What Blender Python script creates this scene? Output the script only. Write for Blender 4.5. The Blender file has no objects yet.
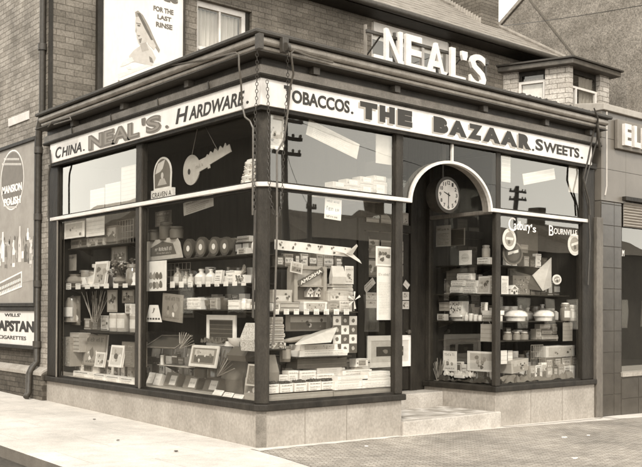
import bpy, bmesh, math, random
from mathutils import Vector, Matrix
R = math.radians
S = bpy.context.scene
COL = S.collection

# ------------------------------------------------------------------ camera
F_PX, CY, YAW, PITCH, ROLL = 921.23, 302.03, R(40.1957), R(0.5306), R(0.2778)
CAM = Vector((-5.9563, -8.0577, 1.5))
fw = Vector((math.cos(PITCH)*math.sin(YAW), math.cos(PITCH)*math.cos(YAW), math.sin(PITCH)))
rt = Vector((math.cos(YAW), -math.sin(YAW), 0))
up = rt.cross(fw)
r2 = rt*math.cos(ROLL) + up*math.sin(ROLL)
u2 = -rt*math.sin(ROLL) + up*math.cos(ROLL)
cd = bpy.data.cameras.new('camera')
cd.sensor_fit = 'HORIZONTAL'; cd.sensor_width = 36; cd.lens = F_PX/642*36
cd.shift_y = (CY - 233.5)/642
cd.clip_start = .1; cd.clip_end = 1000
co = bpy.data.objects.new('camera', cd); COL.objects.link(co)
M4 = Matrix((( r2.x, u2.x, -fw.x, CAM.x), (r2.y, u2.y, -fw.y, CAM.y), (r2.z, u2.z, -fw.z, CAM.z), (0, 0, 0, 1)))
co.matrix_world = M4
S.camera = co

def at(px, py, plane, d):
    """photo pixel -> point on plane 'F' (y=d), 'L' (x=d), 'Z' (z=d)"""
    v = fw*F_PX + r2*(px-321) - u2*(py-CY)
    i = {'L': 0, 'F': 1, 'Z': 2}[plane]
    t = (d - CAM[i])/v[i]
    return CAM + v*t

# ------------------------------------------------------------------ light
SUN_EL, SUN_AZ = R(42), (-.70, -.71)          # direction towards the sun in plan
w = bpy.data.worlds.new('World'); S.world = w; w.use_nodes = True
nt = w.node_tree; nt.nodes.clear()
sky = nt.nodes.new('ShaderNodeTexSky'); sky.sky_type = 'NISHITA'; sky.sun_disc = False
sky.sun_elevation = SUN_EL; sky.sun_rotation = math.atan2(SUN_AZ[0], SUN_AZ[1])
sky.dust_density = 1.0; sky.air_density = 1.0; sky.ozone_density = 1
bw = nt.nodes.new('ShaderNodeRGBToBW')
tn = nt.nodes.new('ShaderNodeMix'); tn.data_type = 'RGBA'; tn.blend_type = 'MULTIPLY'
tn.inputs[0].default_value = 1
tn.inputs[7].default_value = (1, .98, .92, 1)
bg = nt.nodes.new('ShaderNodeBackground'); bg.inputs[1].default_value = .15
wo = nt.nodes.new('ShaderNodeOutputWorld')
tcw = nt.nodes.new('ShaderNodeTexCoord'); cl = nt.nodes.new('ShaderNodeTexNoise'); cl.inputs['Scale'].default_value = 2.2; cl.inputs['Detail'].default_value = 6
nt.links.new(tcw.outputs['Generated'], cl.inputs[0])
cr = nt.nodes.new('ShaderNodeMapRange'); cr.inputs[1].default_value = .35; cr.inputs[2].default_value = .65; cr.inputs[3].default_value = .55; cr.inputs[4].default_value = .95
nt.links.new(cl.outputs[0], cr.inputs[0])
cm = nt.nodes.new('ShaderNodeMix'); cm.data_type = 'FLOAT'; 
sz = nt.nodes.new('ShaderNodeSeparateXYZ'); nt.links.new(tcw.outputs['Generated'], sz.inputs[0])
hz = nt.nodes.new('ShaderNodeMapRange'); hz.inputs[1].default_value = 0; hz.inputs[2].default_value = .55; hz.inputs[3].default_value = 16.5; hz.inputs[4].default_value = 5.5
nt.links.new(sz.outputs[2], hz.inputs[0]); nt.links.new(hz.outputs[0], cm.inputs[3])     # thin bright cloud, whitest low down
nt.links.new(cr.outputs[0], cm.inputs[0]); nt.links.new(bw.outputs[0], cm.inputs[2])
nt.links.new(sky.outputs[0], bw.inputs[0]); nt.links.new(cm.outputs[0], tn.inputs[6])
nt.links.new(tn.outputs[2], bg.inputs[0]); nt.links.new(bg.outputs[0], wo.inputs[0])
sl = bpy.data.lights.new('sun', 'SUN'); sl.energy = 1.7; sl.angle = R(9); sl.color = (1, .98, .92)
so = bpy.data.objects.new('sun', sl); COL.objects.link(so)
h = math.hypot(*SUN_AZ)
sd = Vector((SUN_AZ[0]/h*math.cos(SUN_EL), SUN_AZ[1]/h*math.cos(SUN_EL), math.sin(SUN_EL)))
so.rotation_euler = sd.to_track_quat('Z', 'Y').to_euler()
so.location = (-20, -40, 40)
S.view_settings.view_transform = 'Standard'; S.view_settings.look = 'None'
S.view_settings.gamma = 1; S.view_settings.exposure = 1.0
S.view_settings.use_curve_mapping = False
S.cycles.max_bounces = 8; S.cycles.transparent_max_bounces = 16
S.cycles.caustics_reflective = False; S.cycles.caustics_refractive = False

# ------------------------------------------------------------------ materials
def sep(v):
    t = min(1, max(0, v/.75))**.6                     # toned print: darks browner, whites creamier
    return (v, v*(.82+.11*t), v*(.605+.25*t), 1)
_m = {}
def mat(name, v, rough=.7, noise=0, scale=4, bump=0, spec=.4, metal=0, stretch=None, fine=0):
    if name in _m: return _m[name]
    m = bpy.data.materials.new(name); m.use_nodes = True
    n = m.node_tree; p = n.nodes['Principled BSDF']
    p.inputs['Base Color'].default_value = sep(v); p.inputs['Roughness'].default_value = rough
    p.inputs['Specular IOR Level'].default_value = spec; p.inputs['Metallic'].default_value = metal
    if noise or bump:
        tc = n.nodes.new('ShaderNodeTexCoord'); mp = n.nodes.new('ShaderNodeMapping')
        n.links.new(tc.outputs['Object'], mp.inputs[0])
        if stretch: mp.inputs['Scale'].default_value = stretch
        nz = n.nodes.new('ShaderNodeTexNoise'); nz.inputs['Scale'].default_value = scale
        nz.inputs['Detail'].default_value = 8; nz.inputs['Roughness'].default_value = .65
        n.links.new(mp.outputs[0], nz.inputs[0])
        if noise:
            rp = n.nodes.new('ShaderNodeValToRGB')
            rp.color_ramp.elements[0].position = .3; rp.color_ramp.elements[1].position = .7
            rp.color_ramp.elements[0].color = sep(v*(1-noise)); rp.color_ramp.elements[1].color = sep(min(.9, v*(1+noise)))
            n.links.new(nz.outputs[0], rp.inputs[0]); src = rp.outputs[0]
            if fine:
                n2 = n.nodes.new('ShaderNodeTexNoise'); n2.inputs['Scale'].default_value = scale*14
                n2.inputs['Detail'].default_value = 5; n.links.new(mp.outputs[0], n2.inputs[0])
                mr = n.nodes.new('ShaderNodeMapRange'); mr.inputs[1].default_value = .3; mr.inputs[2].default_value = .7
                mr.inputs[3].default_value = 1-fine; mr.inputs[4].default_value = 1+fine
                n.links.new(n2.outputs[0], mr.inputs[0])
                mx = n.nodes.new('ShaderNodeMix'); mx.data_type = 'RGBA'; mx.blend_type = 'MULTIPLY'; mx.inputs[0].default_value = 1
                n.links.new(src, mx.inputs[6]); n.links.new(mr.outputs[0], mx.inputs[7]); src = mx.outputs[2]
            n.links.new(src, p.inputs['Base Color'])
        if bump:
            b = n.nodes.new('ShaderNodeBump'); b.inputs['Strength'].default_value = bump; b.inputs['Distance'].default_value = .02
            n3 = n.nodes.new('ShaderNodeTexNoise'); n3.inputs['Scale'].default_value = scale*6; n3.inputs['Detail'].default_value = 6
            n.links.new(mp.outputs[0], n3.inputs[0])
            n.links.new(n3.outputs[0], b.inputs['Height']); n.links.new(b.outputs[0], p.inputs['Normal'])
    _m[name] = m
    return m

def brick_mat(name, axis, c1, c2, mortar, bw_=.23, bh=.082, ms=.008, bump=.5, stain=.35):
    m = bpy.data.materials.new(name); m.use_nodes = True
    n = m.node_tree; p = n.nodes['Principled BSDF']; p.inputs['Roughness'].default_value = .9
    p.inputs['Specular IOR Level'].default_value = .2
    tc = n.nodes.new('ShaderNodeTexCoord'); sp = n.nodes.new('ShaderNodeSeparateXYZ'); cb = n.nodes.new('ShaderNodeCombineXYZ')
    n.links.new(tc.outputs['Object'], sp.inputs[0])
    n.links.new(sp.outputs['X' if axis == 'F' else 'Y'], cb.inputs[0]); n.links.new(sp.outputs['Z'], cb.inputs[1])
    wz = n.nodes.new('ShaderNodeTexNoise'); wz.inputs['Scale'].default_value = 9; wz.inputs['Detail'].default_value = 3
    n.links.new(tc.outputs['Object'], wz.inputs[0])
    ad = n.nodes.new('ShaderNodeVectorMath'); ad.operation = 'MULTIPLY_ADD'
    ad.inputs[1].default_value = (.018, .018, 0)
    n.links.new(wz.outputs['Color'], ad.inputs[0]); n.links.new(cb.outputs[0], ad.inputs[2])
    bt = n.nodes.new('ShaderNodeTexBrick'); bt.inputs['Scale'].default_value = 1
    bt.inputs['Brick Width'].default_value = bw_; bt.inputs['Row Height'].default_value = bh
    bt.inputs['Mortar Size'].default_value = ms; bt.inputs['Mortar Smooth'].default_value = .3
    bt.inputs['Bias'].default_value = -.1
    bt.inputs['Color1'].default_value = sep(c1); bt.inputs['Color2'].default_value = sep(c2); bt.inputs['Mortar'].default_value = sep(mortar)
    n.links.new(ad.outputs[0], bt.inputs[0])
    nz = n.nodes.new('ShaderNodeTexNoise'); nz.inputs['Scale'].default_value = 1.7; nz.inputs['Detail'].default_value = 9
    n.links.new(tc.outputs['Object'], nz.inputs[0])
    mr = n.nodes.new('ShaderNodeMapRange'); mr.inputs[1].default_value = .3; mr.inputs[2].default_value = .7
    mr.inputs[3].default_value = 1-stain; mr.inputs[4].default_value = 1+stain*.8
    n.links.new(nz.outputs[0], mr.inputs[0])
    nf = n.nodes.new('ShaderNodeTexNoise'); nf.inputs['Scale'].default_value = 30; nf.inputs['Detail'].default_value = 4
    n.links.new(tc.outputs['Object'], nf.inputs[0])
    mf = n.nodes.new('ShaderNodeMapRange'); mf.inputs[1].default_value = .3; mf.inputs[2].default_value = .7
    mf.inputs[3].default_value = .75; mf.inputs[4].default_value = 1.25
    n.links.new(nf.outputs[0], mf.inputs[0])
    mm = n.nodes.new('ShaderNodeMath'); mm.operation = 'MULTIPLY'
    n.links.new(mr.outputs[0], mm.inputs[0]); n.links.new(mf.outputs[0], mm.inputs[1])
    mx = n.nodes.new('ShaderNodeMix'); mx.data_type = 'RGBA'; mx.blend_type = 'MULTIPLY'; mx.inputs[0].default_value = 1
    n.links.new(bt.outputs['Color'], mx.inputs[6]); n.links.new(mm.outputs[0], mx.inputs[7])
    n.links.new(mx.outputs[2], p.inputs['Base Color'])
    b = n.nodes.new('ShaderNodeBump'); b.inputs['Strength'].default_value = bump; b.inputs['Distance'].default_value = .012; b.invert = True
    n.links.new(bt.outputs['Fac'], b.inputs['Height']); n.links.new(b.outputs[0], p.inputs['Normal'])
    return m

def glass_mat(name, ior, mult, tint=.96, rough=0.0):
    m = bpy.data.materials.new(name); m.use_nodes = True
    n = m.node_tree; n.nodes.clear()
    o = n.nodes.new('ShaderNodeOutputMaterial'); mx = n.nodes.new('ShaderNodeMixShader')
    t = n.nodes.new('ShaderNodeBsdfTransparent'); t.inputs[0].default_value = (tint, tint, tint*.99, 1)
    g = n.nodes.new('ShaderNodeBsdfGlossy'); g.inputs['Roughness'].default_value = rough
    g.inputs[0].default_value = (1, .97, .9, 1)
    tc = n.nodes.new('ShaderNodeTexCoord'); nz = n.nodes.new('ShaderNodeTexNoise'); nz.inputs['Scale'].default_value = 1.1
    nz.inputs['Detail'].default_value = 1
    b = n.nodes.new('ShaderNodeBump'); b.inputs['Strength'].default_value = .10; b.inputs['Distance'].default_value = .02
    n.links.new(tc.outputs['Object'], nz.inputs[0]); n.links.new(nz.outputs[0], b.inputs['Height'])
    n.links.new(b.outputs[0], g.inputs['Normal'])
    f = n.nodes.new('ShaderNodeFresnel'); f.inputs[0].default_value = ior
    mu = n.nodes.new('ShaderNodeMath'); mu.operation = 'MULTIPLY'; mu.inputs[1].default_value = mult; mu.use_clamp = True
    ge = n.nodes.new('ShaderNodeNewGeometry'); iv = n.nodes.new('ShaderNodeMath'); iv.operation = 'SUBTRACT'; iv.inputs[0].default_value = 1
    ml = n.nodes.new('ShaderNodeMath'); ml.operation = 'MULTIPLY'
    n.links.new(ge.outputs['Backfacing'], iv.inputs[1])          # only the outer skin of the sheet reflects
    n.links.new(f.outputs[0], mu.inputs[0]); n.links.new(mu.outputs[0], ml.inputs[0]); n.links.new(iv.outputs[0], ml.inputs[1])
    n.links.new(ml.outputs[0], mx.inputs[0])
    n.links.new(t.outputs[0], mx.inputs[1]); n.links.new(g.outputs[0], mx.inputs[2]); n.links.new(mx.outputs[0], o.inputs[0])
    _m[name] = m
    return m

GLASS = glass_mat('shop_glass', 1.62, 1.7, .985, .012)
GLASS_DARK = glass_mat('house_glass', 1.6, 1.5, .93)
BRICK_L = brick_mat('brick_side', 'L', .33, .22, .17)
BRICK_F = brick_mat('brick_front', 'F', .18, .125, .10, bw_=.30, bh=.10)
BRICK_PALE_L = brick_mat('pale_brick_side', 'L', .50, .36, .16, bw_=.34, bh=.115, stain=.2)
BRICK_PALE_F = brick_mat('pale_brick_front', 'F', .50, .36, .16, bw_=.34, bh=.115, stain=.2)
BRICK_DK = brick_mat('brick_dark', 'L', .11, .06, .05)
BRICK_CH = brick_mat('brick_chimney', 'L', .16, .10, .08)
WOOD_DK = mat('dark_paint', .026, .55, .4, 7, .3, spec=.2, stretch=(1, 1, .35), fine=.2)
WOOD_MID = mat('worn_brown_paint', .036, .6, .4, 7, .35, spec=.18, stretch=(1, 1, .35), fine=.2)
WOOD_LT = mat('weathered_board', .19, .7, .3, 5, .2, stretch=(1, 1, .2), fine=.2)
CORN = mat('cornice_paint', .085, .5, .35, 4, .2, fine=.15)
CORN_LT = mat('cornice_roll', .23, .45, .35, 4, .15, fine=.15)
LEAD = mat('lead', .045, .6, .3, 5, .3)
WHITE = mat('white_paint', .64, .5, .12, 5, .1, fine=.06)
WHITE2 = mat('white_sign', .68, .5, .09, 1.5, .05, fine=.05, stretch=(1, 1, .4))
STONE = mat('render_grey', .31, .85, .20, 2.4, .5, fine=.16, stretch=(1, 1, .8))
STONE_F = mat('step_stone', .42, .85, .22, 3, .4, fine=.15)
ROUGH = mat('roughcast', .20, .95, .30, 2.2, 1.0, fine=.45)
IRON = mat('dark_iron', .05, .5, .3, 20, .2)
GALV = mat('worn_steel', .10, .4, .25, 14, .1, metal=.0)
SLATE = mat('slate_roof', .23, .8, .35, 3, .5, fine=.25, stretch=(1, 3, 3))
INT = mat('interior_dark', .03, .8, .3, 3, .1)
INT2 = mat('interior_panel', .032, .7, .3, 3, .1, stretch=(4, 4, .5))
BED = mat('window_bed', .42, .7, .2, 6, .1)
TILE = mat('dark_tile', .06, .25, .25, 4, .05)
TILE_J = mat('tile_joint', .12, .8)
PANEL = mat('faience_panel', .15, .4, .12, 2, .05)
INK = mat('black_ink', .03, .6)
INKG = mat('grey_ink', .22, .6)
INKM = mat('mid_ink', .13, .6)
SHADOWG = mat('letter_shade', .36, .6)
P = [mat('print_%s' % nm, v, .6, .12, 9) for nm, v in
     (('black', .03), ('charcoal', .065), ('dark', .11), ('dim', .17), ('mid', .25), ('grey', .34), ('pale', .46), ('light', .62), ('cream', .80), ('white', .88))]
CURT = mat('net_curtain', .55, .9, .2, 4, 0, stretch=(8, 8, .3))

def joints_mat(name, v, jw, jh, mortar, noise, bump=.5, rot=0, ms=.008, c2=None, fine=.1):
    m = bpy.data.materials.new(name); m.use_nodes = True
    n = m.node_tree; p = n.nodes['Principled BSDF']; p.inputs['Roughness'].default_value = .85
    p.inputs['Specular IOR Level'].default_value = .25
    tc = n.nodes.new('ShaderNodeTexCoord'); mp = n.nodes.new('ShaderNodeMapping'); mp.inputs['Rotation'].default_value = (0, 0, rot)
    n.links.new(tc.outputs['Object'], mp.inputs[0])
    bt = n.nodes.new('ShaderNodeTexBrick'); bt.inputs['Scale'].default_value = 1
    bt.inputs['Brick Width'].default_value = jw; bt.inputs['Row Height'].default_value = jh
    bt.inputs['Mortar Size'].default_value = ms; bt.inputs['Mortar Smooth'].default_value = .4
    bt.inputs['Color1'].default_value = sep(v); bt.inputs['Color2'].default_value = sep(c2 or v*.93); bt.inputs['Mortar'].default_value = sep(mortar)
    n.links.new(mp.outputs[0], bt.inputs[0])
    src = bt.outputs['Color']
    for sc, amt in ((.8, noise), (6, noise*.6), (60, fine)):
        nz = n.nodes.new('ShaderNodeTexNoise'); nz.inputs['Scale'].default_value = sc; nz.inputs['Detail'].default_value = 8
        n.links.new(tc.outputs['Object'], nz.inputs[0])
        mr = n.nodes.new('ShaderNodeMapRange'); mr.inputs[1].default_value = .3; mr.inputs[2].default_value = .7
        mr.inputs[3].default_value = 1-amt; mr.inputs[4].default_value = 1+amt
        n.links.new(nz.outputs[0], mr.inputs[0])
        mx = n.nodes.new('ShaderNodeMix'); mx.data_type = 'RGBA'; mx.blend_type = 'MULTIPLY'; mx.inputs[0].default_value = 1
        n.links.new(src, mx.inputs[6]); n.links.new(mr.outputs[0], mx.inputs[7]); src = mx.outputs[2]
    n.links.new(src, p.inputs['Base Color'])
    b = n.nodes.new('ShaderNodeBump'); b.inputs['Strength'].default_value = bump; b.inputs['Distance'].default_value = .01; b.invert = True
    n.links.new(bt.outputs['Fac'], b.inputs['Height']); n.links.new(b.outputs[0], p.inputs['Normal'])
    return m
PAVE = joints_mat('pavement_slabs', .60, 1.3, .9, .43, .16, .35, ms=.006, c2=.55, fine=.14)
PAVER = joints_mat('ribbed_pavers', .40, .11, .05, .2, .28, .6, rot=R(28), ms=.008, fine=.25, c2=.29)
ROAD = mat('road_surface', .06, .9, .25, 2, .6, fine=.3)
KERB = joints_mat('kerb_stone', .17, .9, 5, .08, .2, .3)

# ------------------------------------------------------------------ mesh helpers
class MB:
    def __init__(s): s.v = []; s.f = []; s.m = []; s.slots = []; s.sm = []
    def mi(s, m):
        if m not in s.slots: s.slots.append(m)
        return s.slots.index(m)
    def add(s, vs, fs, m, smooth=False):
        o = len(s.v); s.v += [Vector(v) for v in vs]; i = s.mi(m)
        for f in fs: s.f.append([a+o for a in f]); s.m.append(i); s.sm.append(smooth)
        return s
    def box(s, a, b, m):
        x0, y0, z0 = (min(p, q) for p, q in zip(a, b)); x1, y1, z1 = (max(p, q) for p, q in zip(a, b))
        return s.add([(x0, y0, z0), (x1, y0, z0), (x1, y1, z0), (x0, y1, z0), (x0, y0, z1), (x1, y0, z1), (x1, y1, z1), (x0, y1, z1)],
              [(0, 3, 2, 1), (4, 5, 6, 7), (0, 1, 5, 4), (1, 2, 6, 5), (2, 3, 7, 6), (3, 0, 4, 7)], m)
    def quad(s, pts, m): return s.add(pts, [tuple(range(len(pts)))], m)
    def prism(s, pts, ext, m):
        """planar loop pts extruded by vector ext"""
        n = len(pts); e = Vector(ext); vs = [Vector(p) for p in pts]; vs += [v+e for v in vs]
        fs = [tuple(range(n)), tuple(range(2*n-1, n-1, -1))] + [(i, n+i, n+(i+1) % n, (i+1) % n) for i in range(n)]
        return s.add(vs, fs, m)
    def tube(s, pts, r, m, seg=8, cap=True):
        pts = [Vector(p) for p in pts]; vs = []; fs = []
        for i, p in enumerate(pts):
            t = (pts[min(i+1, len(pts)-1)] - pts[max(i-1, 0)]).normalized()
            a = t.orthogonal().normalized() if i == 0 else (a - t*a.dot(t)).normalized()
            b = t.cross(a)
            rr = r[i] if isinstance(r, (list, tuple)) else r
            for k in range(seg):
                th = 2*math.pi*k/seg; vs.append(p + (a*math.cos(th)+b*math.sin(th))*rr)
        for i in range(len(pts)-1):
            for k in range(seg):
                fs.append((i*seg+k, i*seg+(k+1) % seg, (i+1)*seg+(k+1) % seg, (i+1)*seg+k))
        if cap: fs += [tuple(range(seg-1, -1, -1)), tuple(range((len(pts)-1)*seg, len(pts)*seg))]
        return s.add(vs, fs, m, True)
    def lathe(s, prof, m, c=(0, 0, 0), seg=20, axis='z', sx=1, sy=1):
        vs = []; fs = []; c = Vector(c); n = len(prof)
        for k in range(seg):
            th = 2*math.pi*k/seg; ca, sa = math.cos(th)*sx, math.sin(th)*sy
            for r, z in prof:
                vs.append(c + (Vector((r*ca, r*sa, z)) if axis == 'z' else Vector((r*ca, -z, r*sa)) if axis == 'y' else Vector((z, r*ca, r*sa))))
        for k in range(seg):
            k2 = (k+1) % seg
            for j in range(n-1): fs.append((k*n+j, k2*n+j, k2*n+j+1, k*n+j+1))
        fs.append(tuple(k*n for k in range(seg-1, -1, -1))); fs.append(tuple(k*n+n-1 for k in range(seg)))
        return s.add(vs, fs, m, True)
    def disc(s, c, rx, rz, m, y=0, seg=24):
        return s.quad([(c[0]+rx*math.cos(2*math.pi*k/seg), y, c[1]+rz*math.sin(2*math.pi*k/seg)) for k in range(seg)], m)
    def build(s, name, parent=None, loc=None, bevel=0):
        me = bpy.data.meshes.new(name)
        off = parent_loc(parent) if parent is not None and loc is None else Vector(loc or (0, 0, 0))
        me.from_pydata([v-off for v in s.v], [], s.f)
        for m in s.slots: me.materials.append(m)
        for p, i, q in zip(me.polygons, s.m, s.sm): p.material_index = i; p.use_smooth = q
        bm = bmesh.new(); bm.from_mesh(me); bmesh.ops.recalc_face_normals(bm, faces=bm.faces); bm.to_mesh(me); bm.free()
        o = bpy.data.objects.new(name, me); COL.objects.link(o)
        if parent is not None: o.parent = parent
        else: o.location = off
        if any(s.sm):
            try: me.set_sharp_from_angle(angle=R(40))
            except Exception: pass
        if bevel:
            b = o.modifiers.new('bevel', 'BEVEL'); b.width = bevel; b.segments = 2; b.limit_method = 'ANGLE'
        return o
def parent_loc(o):
    l = Vector((0, 0, 0))
    while o is not None: l += o.location; o = o.parent
    return l
def tag(o, label, cat, group=None):
    o['label'] = label; o['category'] = cat
    if group: o['group'] = group
    return o
def thing(name, label, cat, loc=(0, 0, 0), group=None):
    o = bpy.data.objects.new(name, None); COL.objects.link(o); o.location = loc; o.empty_display_size = .2
    return tag(o, label, cat, group)
def struct(mb, name):
    o = mb.build(name); o['kind'] = 'structure'; return o
def part(parent, name, fn, bevel=0):
    mb = MB(); fn(mb); return mb.build(name, parent, bevel=bevel)
def pbox(parent, name, a, b, m, bevel=0):
    return MB().box(a, b, m).build(name, parent, bevel=bevel)

_txt = {}
def text_geo(body, shear=0, bold=.0):
    k = (body, shear, bold)
    if k in _txt: return _txt[k]
    cu = bpy.data.curves.new('lettering', 'FONT'); cu.body = body; cu.shear = shear; cu.offset = bold; cu.resolution_u = 4
    cu.extrude = .02
    ob = bpy.data.objects.new('lettering', cu); COL.objects.link(ob)
    dg = bpy.context.evaluated_depsgraph_get()
    me = bpy.data.meshes.new_from_object(ob.evaluated_get(dg))
    vs = [v.co.copy() for v in me.vertices]; fs = [tuple(p.vertices) for p in me.polygons]
    bpy.data.objects.remove(ob); bpy.data.curves.remove(cu); bpy.data.meshes.remove(me)
    x0 = min(v.x for v in vs); x1 = max(v.x for v in vs); y0 = min(v.y for v in vs); y1 = max(v.y for v in vs)
    vs = [((v.x-x0)/(x1-x0), (v.y-y0)/(y1-y0), v.z/.02) for v in vs]
    _txt[k] = (vs, fs)
    return _txt[k]
def text_add(mb, body, o, rv, uv, w, h, m, shear=0, bold=.0, ext=.003):
    """fits body in w x h box from origin o; rv/uv right & up unit vectors"""
    vs, fs = text_geo(body, shear, bold)
    o = Vector(o); rv = Vector(rv); uv = Vector(uv); nv = rv.cross(uv)
    mb.add([o + rv*(x*w) + uv*(y*h) + nv*(z*ext) for x, y, z in vs], fs, m)
PLV = {'F': Vector((1, 0, 0)), 'L': Vector((0, -1, 0))}
def text_px(mb, body, plane, d, px0, px1, z0, z1, m, py=200, **kw):
    a = at(px0, py, plane, d); b = at(px1, py, plane, d)
    w = (b-a).length; a.z = z0
    text_add(mb, body, a, PLV[plane], (0, 0, 1), w, z1-z0, m, **kw)

# ------------------------------------------------------------------ ground
def zg(x, y): return -.019*x + .0165*y
def sheet(pts, m, dz=0): return MB().quad([(x, y, zg(x, y)+dz) for x, y in pts], m)
struct(sheet([(-150, -150), (150, -150), (150, 150), (-150, 150)], ROAD, -.12), 'ground')
kx, ky, kr = -2.27, -3.5, 2.2
def corner_path(off):
    pts = [(kx-off, 45), (kx-off, ky+kr)]
    for k in range(1, 12):
        a = math.pi + (math.pi/2)*k/12
        pts.append((kx+kr+math.cos(a)*(kr+off), ky+kr+math.sin(a)*(kr+off)))
    pts += [(kx+kr, ky-off), (60, ky-off)]
    return pts
pv = corner_path(-.14)
struct(sheet([(.3, 45)] + pv + [(60, .3), (.3, .3)], PAVE, 0), 'pavement')
kb = MB()
o_, i_ = corner_path(0), corner_path(-.14)
n_ = len(o_)
vs = [(x, y, zg(x, y)+.0) for x, y in o_] + [(x, y, zg(x, y)+.0) for x, y in i_] + [(x, y, zg(x, y)-.14) for x, y in o_]
fs = [(i, i+1, n_+i+1, n_+i) for i in range(n_-1)] + [(2*n_+i, 2*n_+i+1, i+1, i) for i in range(n_-1)]
# kerb top is pavement-pale, its riser dark stone
kb.add(vs[:2*n_], fs[:n_-1], PAVE)
kb.add(vs[:n_]+vs[2*n_:], [(n_+i, n_+i+1, i+1, i) for i in range(n_-1)], KERB)
struct(kb, 'kerb')
struct(sheet([(-.13, -.17), (-.17, -.6), (-.30, -1.4), (-.62, ky+.16), (40, ky+.16), (40, -.42), (6.6, -.30), (4.1, -.13), (2.1, -.09)], PAVER, .004), 'paver_strip')
struct(sheet([(-.12, -.16), (.1, -.13), (.25, -.15), (.4, -.11), (.6, -.125), (.8, -.10), (.95, -.13), (1.15, -.105), (1.3, -.12), (1.5, -.09), (1.75, -.115), (1.9, -.08), (2.1, -.085), (2.1, .02), (-.12, .02)], PAVE, .006), 'mortar_fillet')
struct(sheet([(4.12, -.05), (4.3, -.08), (4.45, -.06), (4.6, -.09), (4.9, -.065), (5.1, -.10), (5.3, -.07), (5.7, -.105), (6, -.08), (6.4, -.10), (6.4, .02), (4.12, .02)], PAVE, .006), 'mortar_fillet')
struct(sheet([(6.56, -.28), (7.4, -.36), (12, -.5), (12, .1), (6.56, .1)], PAVE, .006), 'door_apron')

for k_, (px_, py_, s_, lab_) in enumerate(((564, 438, .05, 'small white paper scrap on the dark paving before the right window'), (588, 436, .03, 'tiny pale scrap on the dark paving near the end pilaster'), (575, 459, .045, 'pale flattened scrap at the lower right of the dark paving'),
        (94, 420, .03, 'tiny dark pebble on the pale pavement left of the riser'), (118, 441, .025, 'tiny dark crumb on the pale pavement in front'), (176, 452, .03, 'small dark leaf on the pale pavement near the lower edge'), (366, 447, .03, 'small pale scrap on the paving before the step'))):
    v_ = fw*F_PX + r2*(px_-321) - u2*(py_-CY); n_v = Vector((.019, -.0165, 1)); p_ = CAM + v_*(-(CAM.dot(n_v))/v_.dot(n_v))
    rr_ = random.Random(k_); q_ = [p_ + Vector((s_*rr_.uniform(.5, 1)*math.cos(a_), s_*rr_.uniform(.5, 1)*math.sin(a_), .008)) for a_ in (0, 1.1, 2, 3.2, 4.1, 5.2)]
    tag(MB().prism(q_, (.004, 0, .006), P[8] if 'pale' in lab_[:12] or 'white' in lab_ else P[1]).build('ground_scrap', None, p_), lab_, 'litter')

# ------------------------------------------------------------------ the corner shop
shop = thing('corner_shop', 'corner bazaar shop with two walls of display windows under a white lettered fascia', 'shop', (0, 0, 0))
SB, ST = .40, .475           # sill bottom / top
TR0, TR1 = 2.852, 2.902      # white transom
FB, FT = 3.716, 4.01         # fascia
C = .08                      # corner chamfer
yL2, yP0, yP1, yE = .10, 2.63, 2.79, 5.20
xP0, xP1, xQ0, xQ1, xE, xR = 2.06, 2.18, 3.97, 4.08, 6.02, 6.31
LD = 1.33                    # lobby depth
def riser(mb):
    # outside skin following the left face, chamfered corner and the front up to the lobby
    mb.prism([(0, 5.55, -.2), (0, C, -.2), (C, 0, -.2), (2.16, 0, -.2), (2.16, .18, -.2), (.18, .18, -.2), (.18, 5.55, -.2)], (0, 0, SB+.2), STONE)
part(shop, 'stall_riser', riser)
for k_, x_ in enumerate((.62, 1.25)): pbox(shop, 'riser_joint', (x_, -.003, -.1), (x_+.008, .01, SB-.004), mat('joint_line', .22, .9))
for k_, x_ in enumerate((4.75, 5.5)): pbox(shop, 'riser_joint', (x_, -.003, -.2), (x_+.008, .01, SB-.004), mat('joint_line', .22, .9))
part(shop, 'corner_guard', lambda mb: mb.prism([(-.008, C-.004, -.2), (C-.004, -.008, -.2), (C+.004, .002, -.2), (.002, C+.004, -.2)], (0, 0, SB+.199), mat('worn_guard', .16, .7, .4, 8, .3, fine=.2)))
def riser2(mb):
    mb.box((xQ0, 0, -.3), (xR+.02, .16, SB), STONE); mb.box((xQ0, .16, -.2), (xQ0+.16, LD, SB), STONE)
part(shop, 'stall_riser', riser2, .008)
def sill(mb):
    o = .05
    mb.prism([(-o, 5.55, SB), (-o, C-.02, SB), (C-.02, -o, SB), (2.2, -o, SB), (2.2, .12, SB), (.12, .12, SB), (.12, 5.55, SB)], (0, 0, ST-SB), WOOD_DK)
part(shop, 'sill', sill, .012)
def sill2(mb):
    o = .05
    mb.prism([(xQ0-.045, LD, SB), (xQ0-.045, -o, SB), (xR+.02, -o, SB), (xR+.02, .12, SB), (xQ1+.06, .12, SB), (xQ1+.06, LD, SB)], (0, 0, ST-SB), WOOD_DK)
part(shop, 'sill', sill2, .012)
# posts
def post(a, b, m=WOOD_DK, z1=FB, bev=.012): return pbox(shop, 'post', (*a, ST), (*b, z1), m, bev)
part(shop, 'corner_post', lambda mb: mb.prism([(.0, C, ST), (C, .0, ST), (.12, .0, ST), (.12, .12, ST), (.0, .12, ST)], (0, 0, FB-ST), WOOD_MID), .01)
post((.0, yP0), (.075, yP1), WOOD_MID); post((0, yE), (.08, 5.54))
post((xP0, 0), (xP1, .08), WOOD_MID); post((xQ0+.01, 0), (xQ1, .08), WOOD_MID); post((xE, 0.0), (xR, .12))
part(shop, 'end_pilaster', lambda mb: mb.box((xR+.02, -.04, -.14), (6.5, .2, 2.95), mat('grey_pilaster', .12, .6, .35, 4, .2, fine=.2, stretch=(1, 1, .3))), .01)
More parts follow.
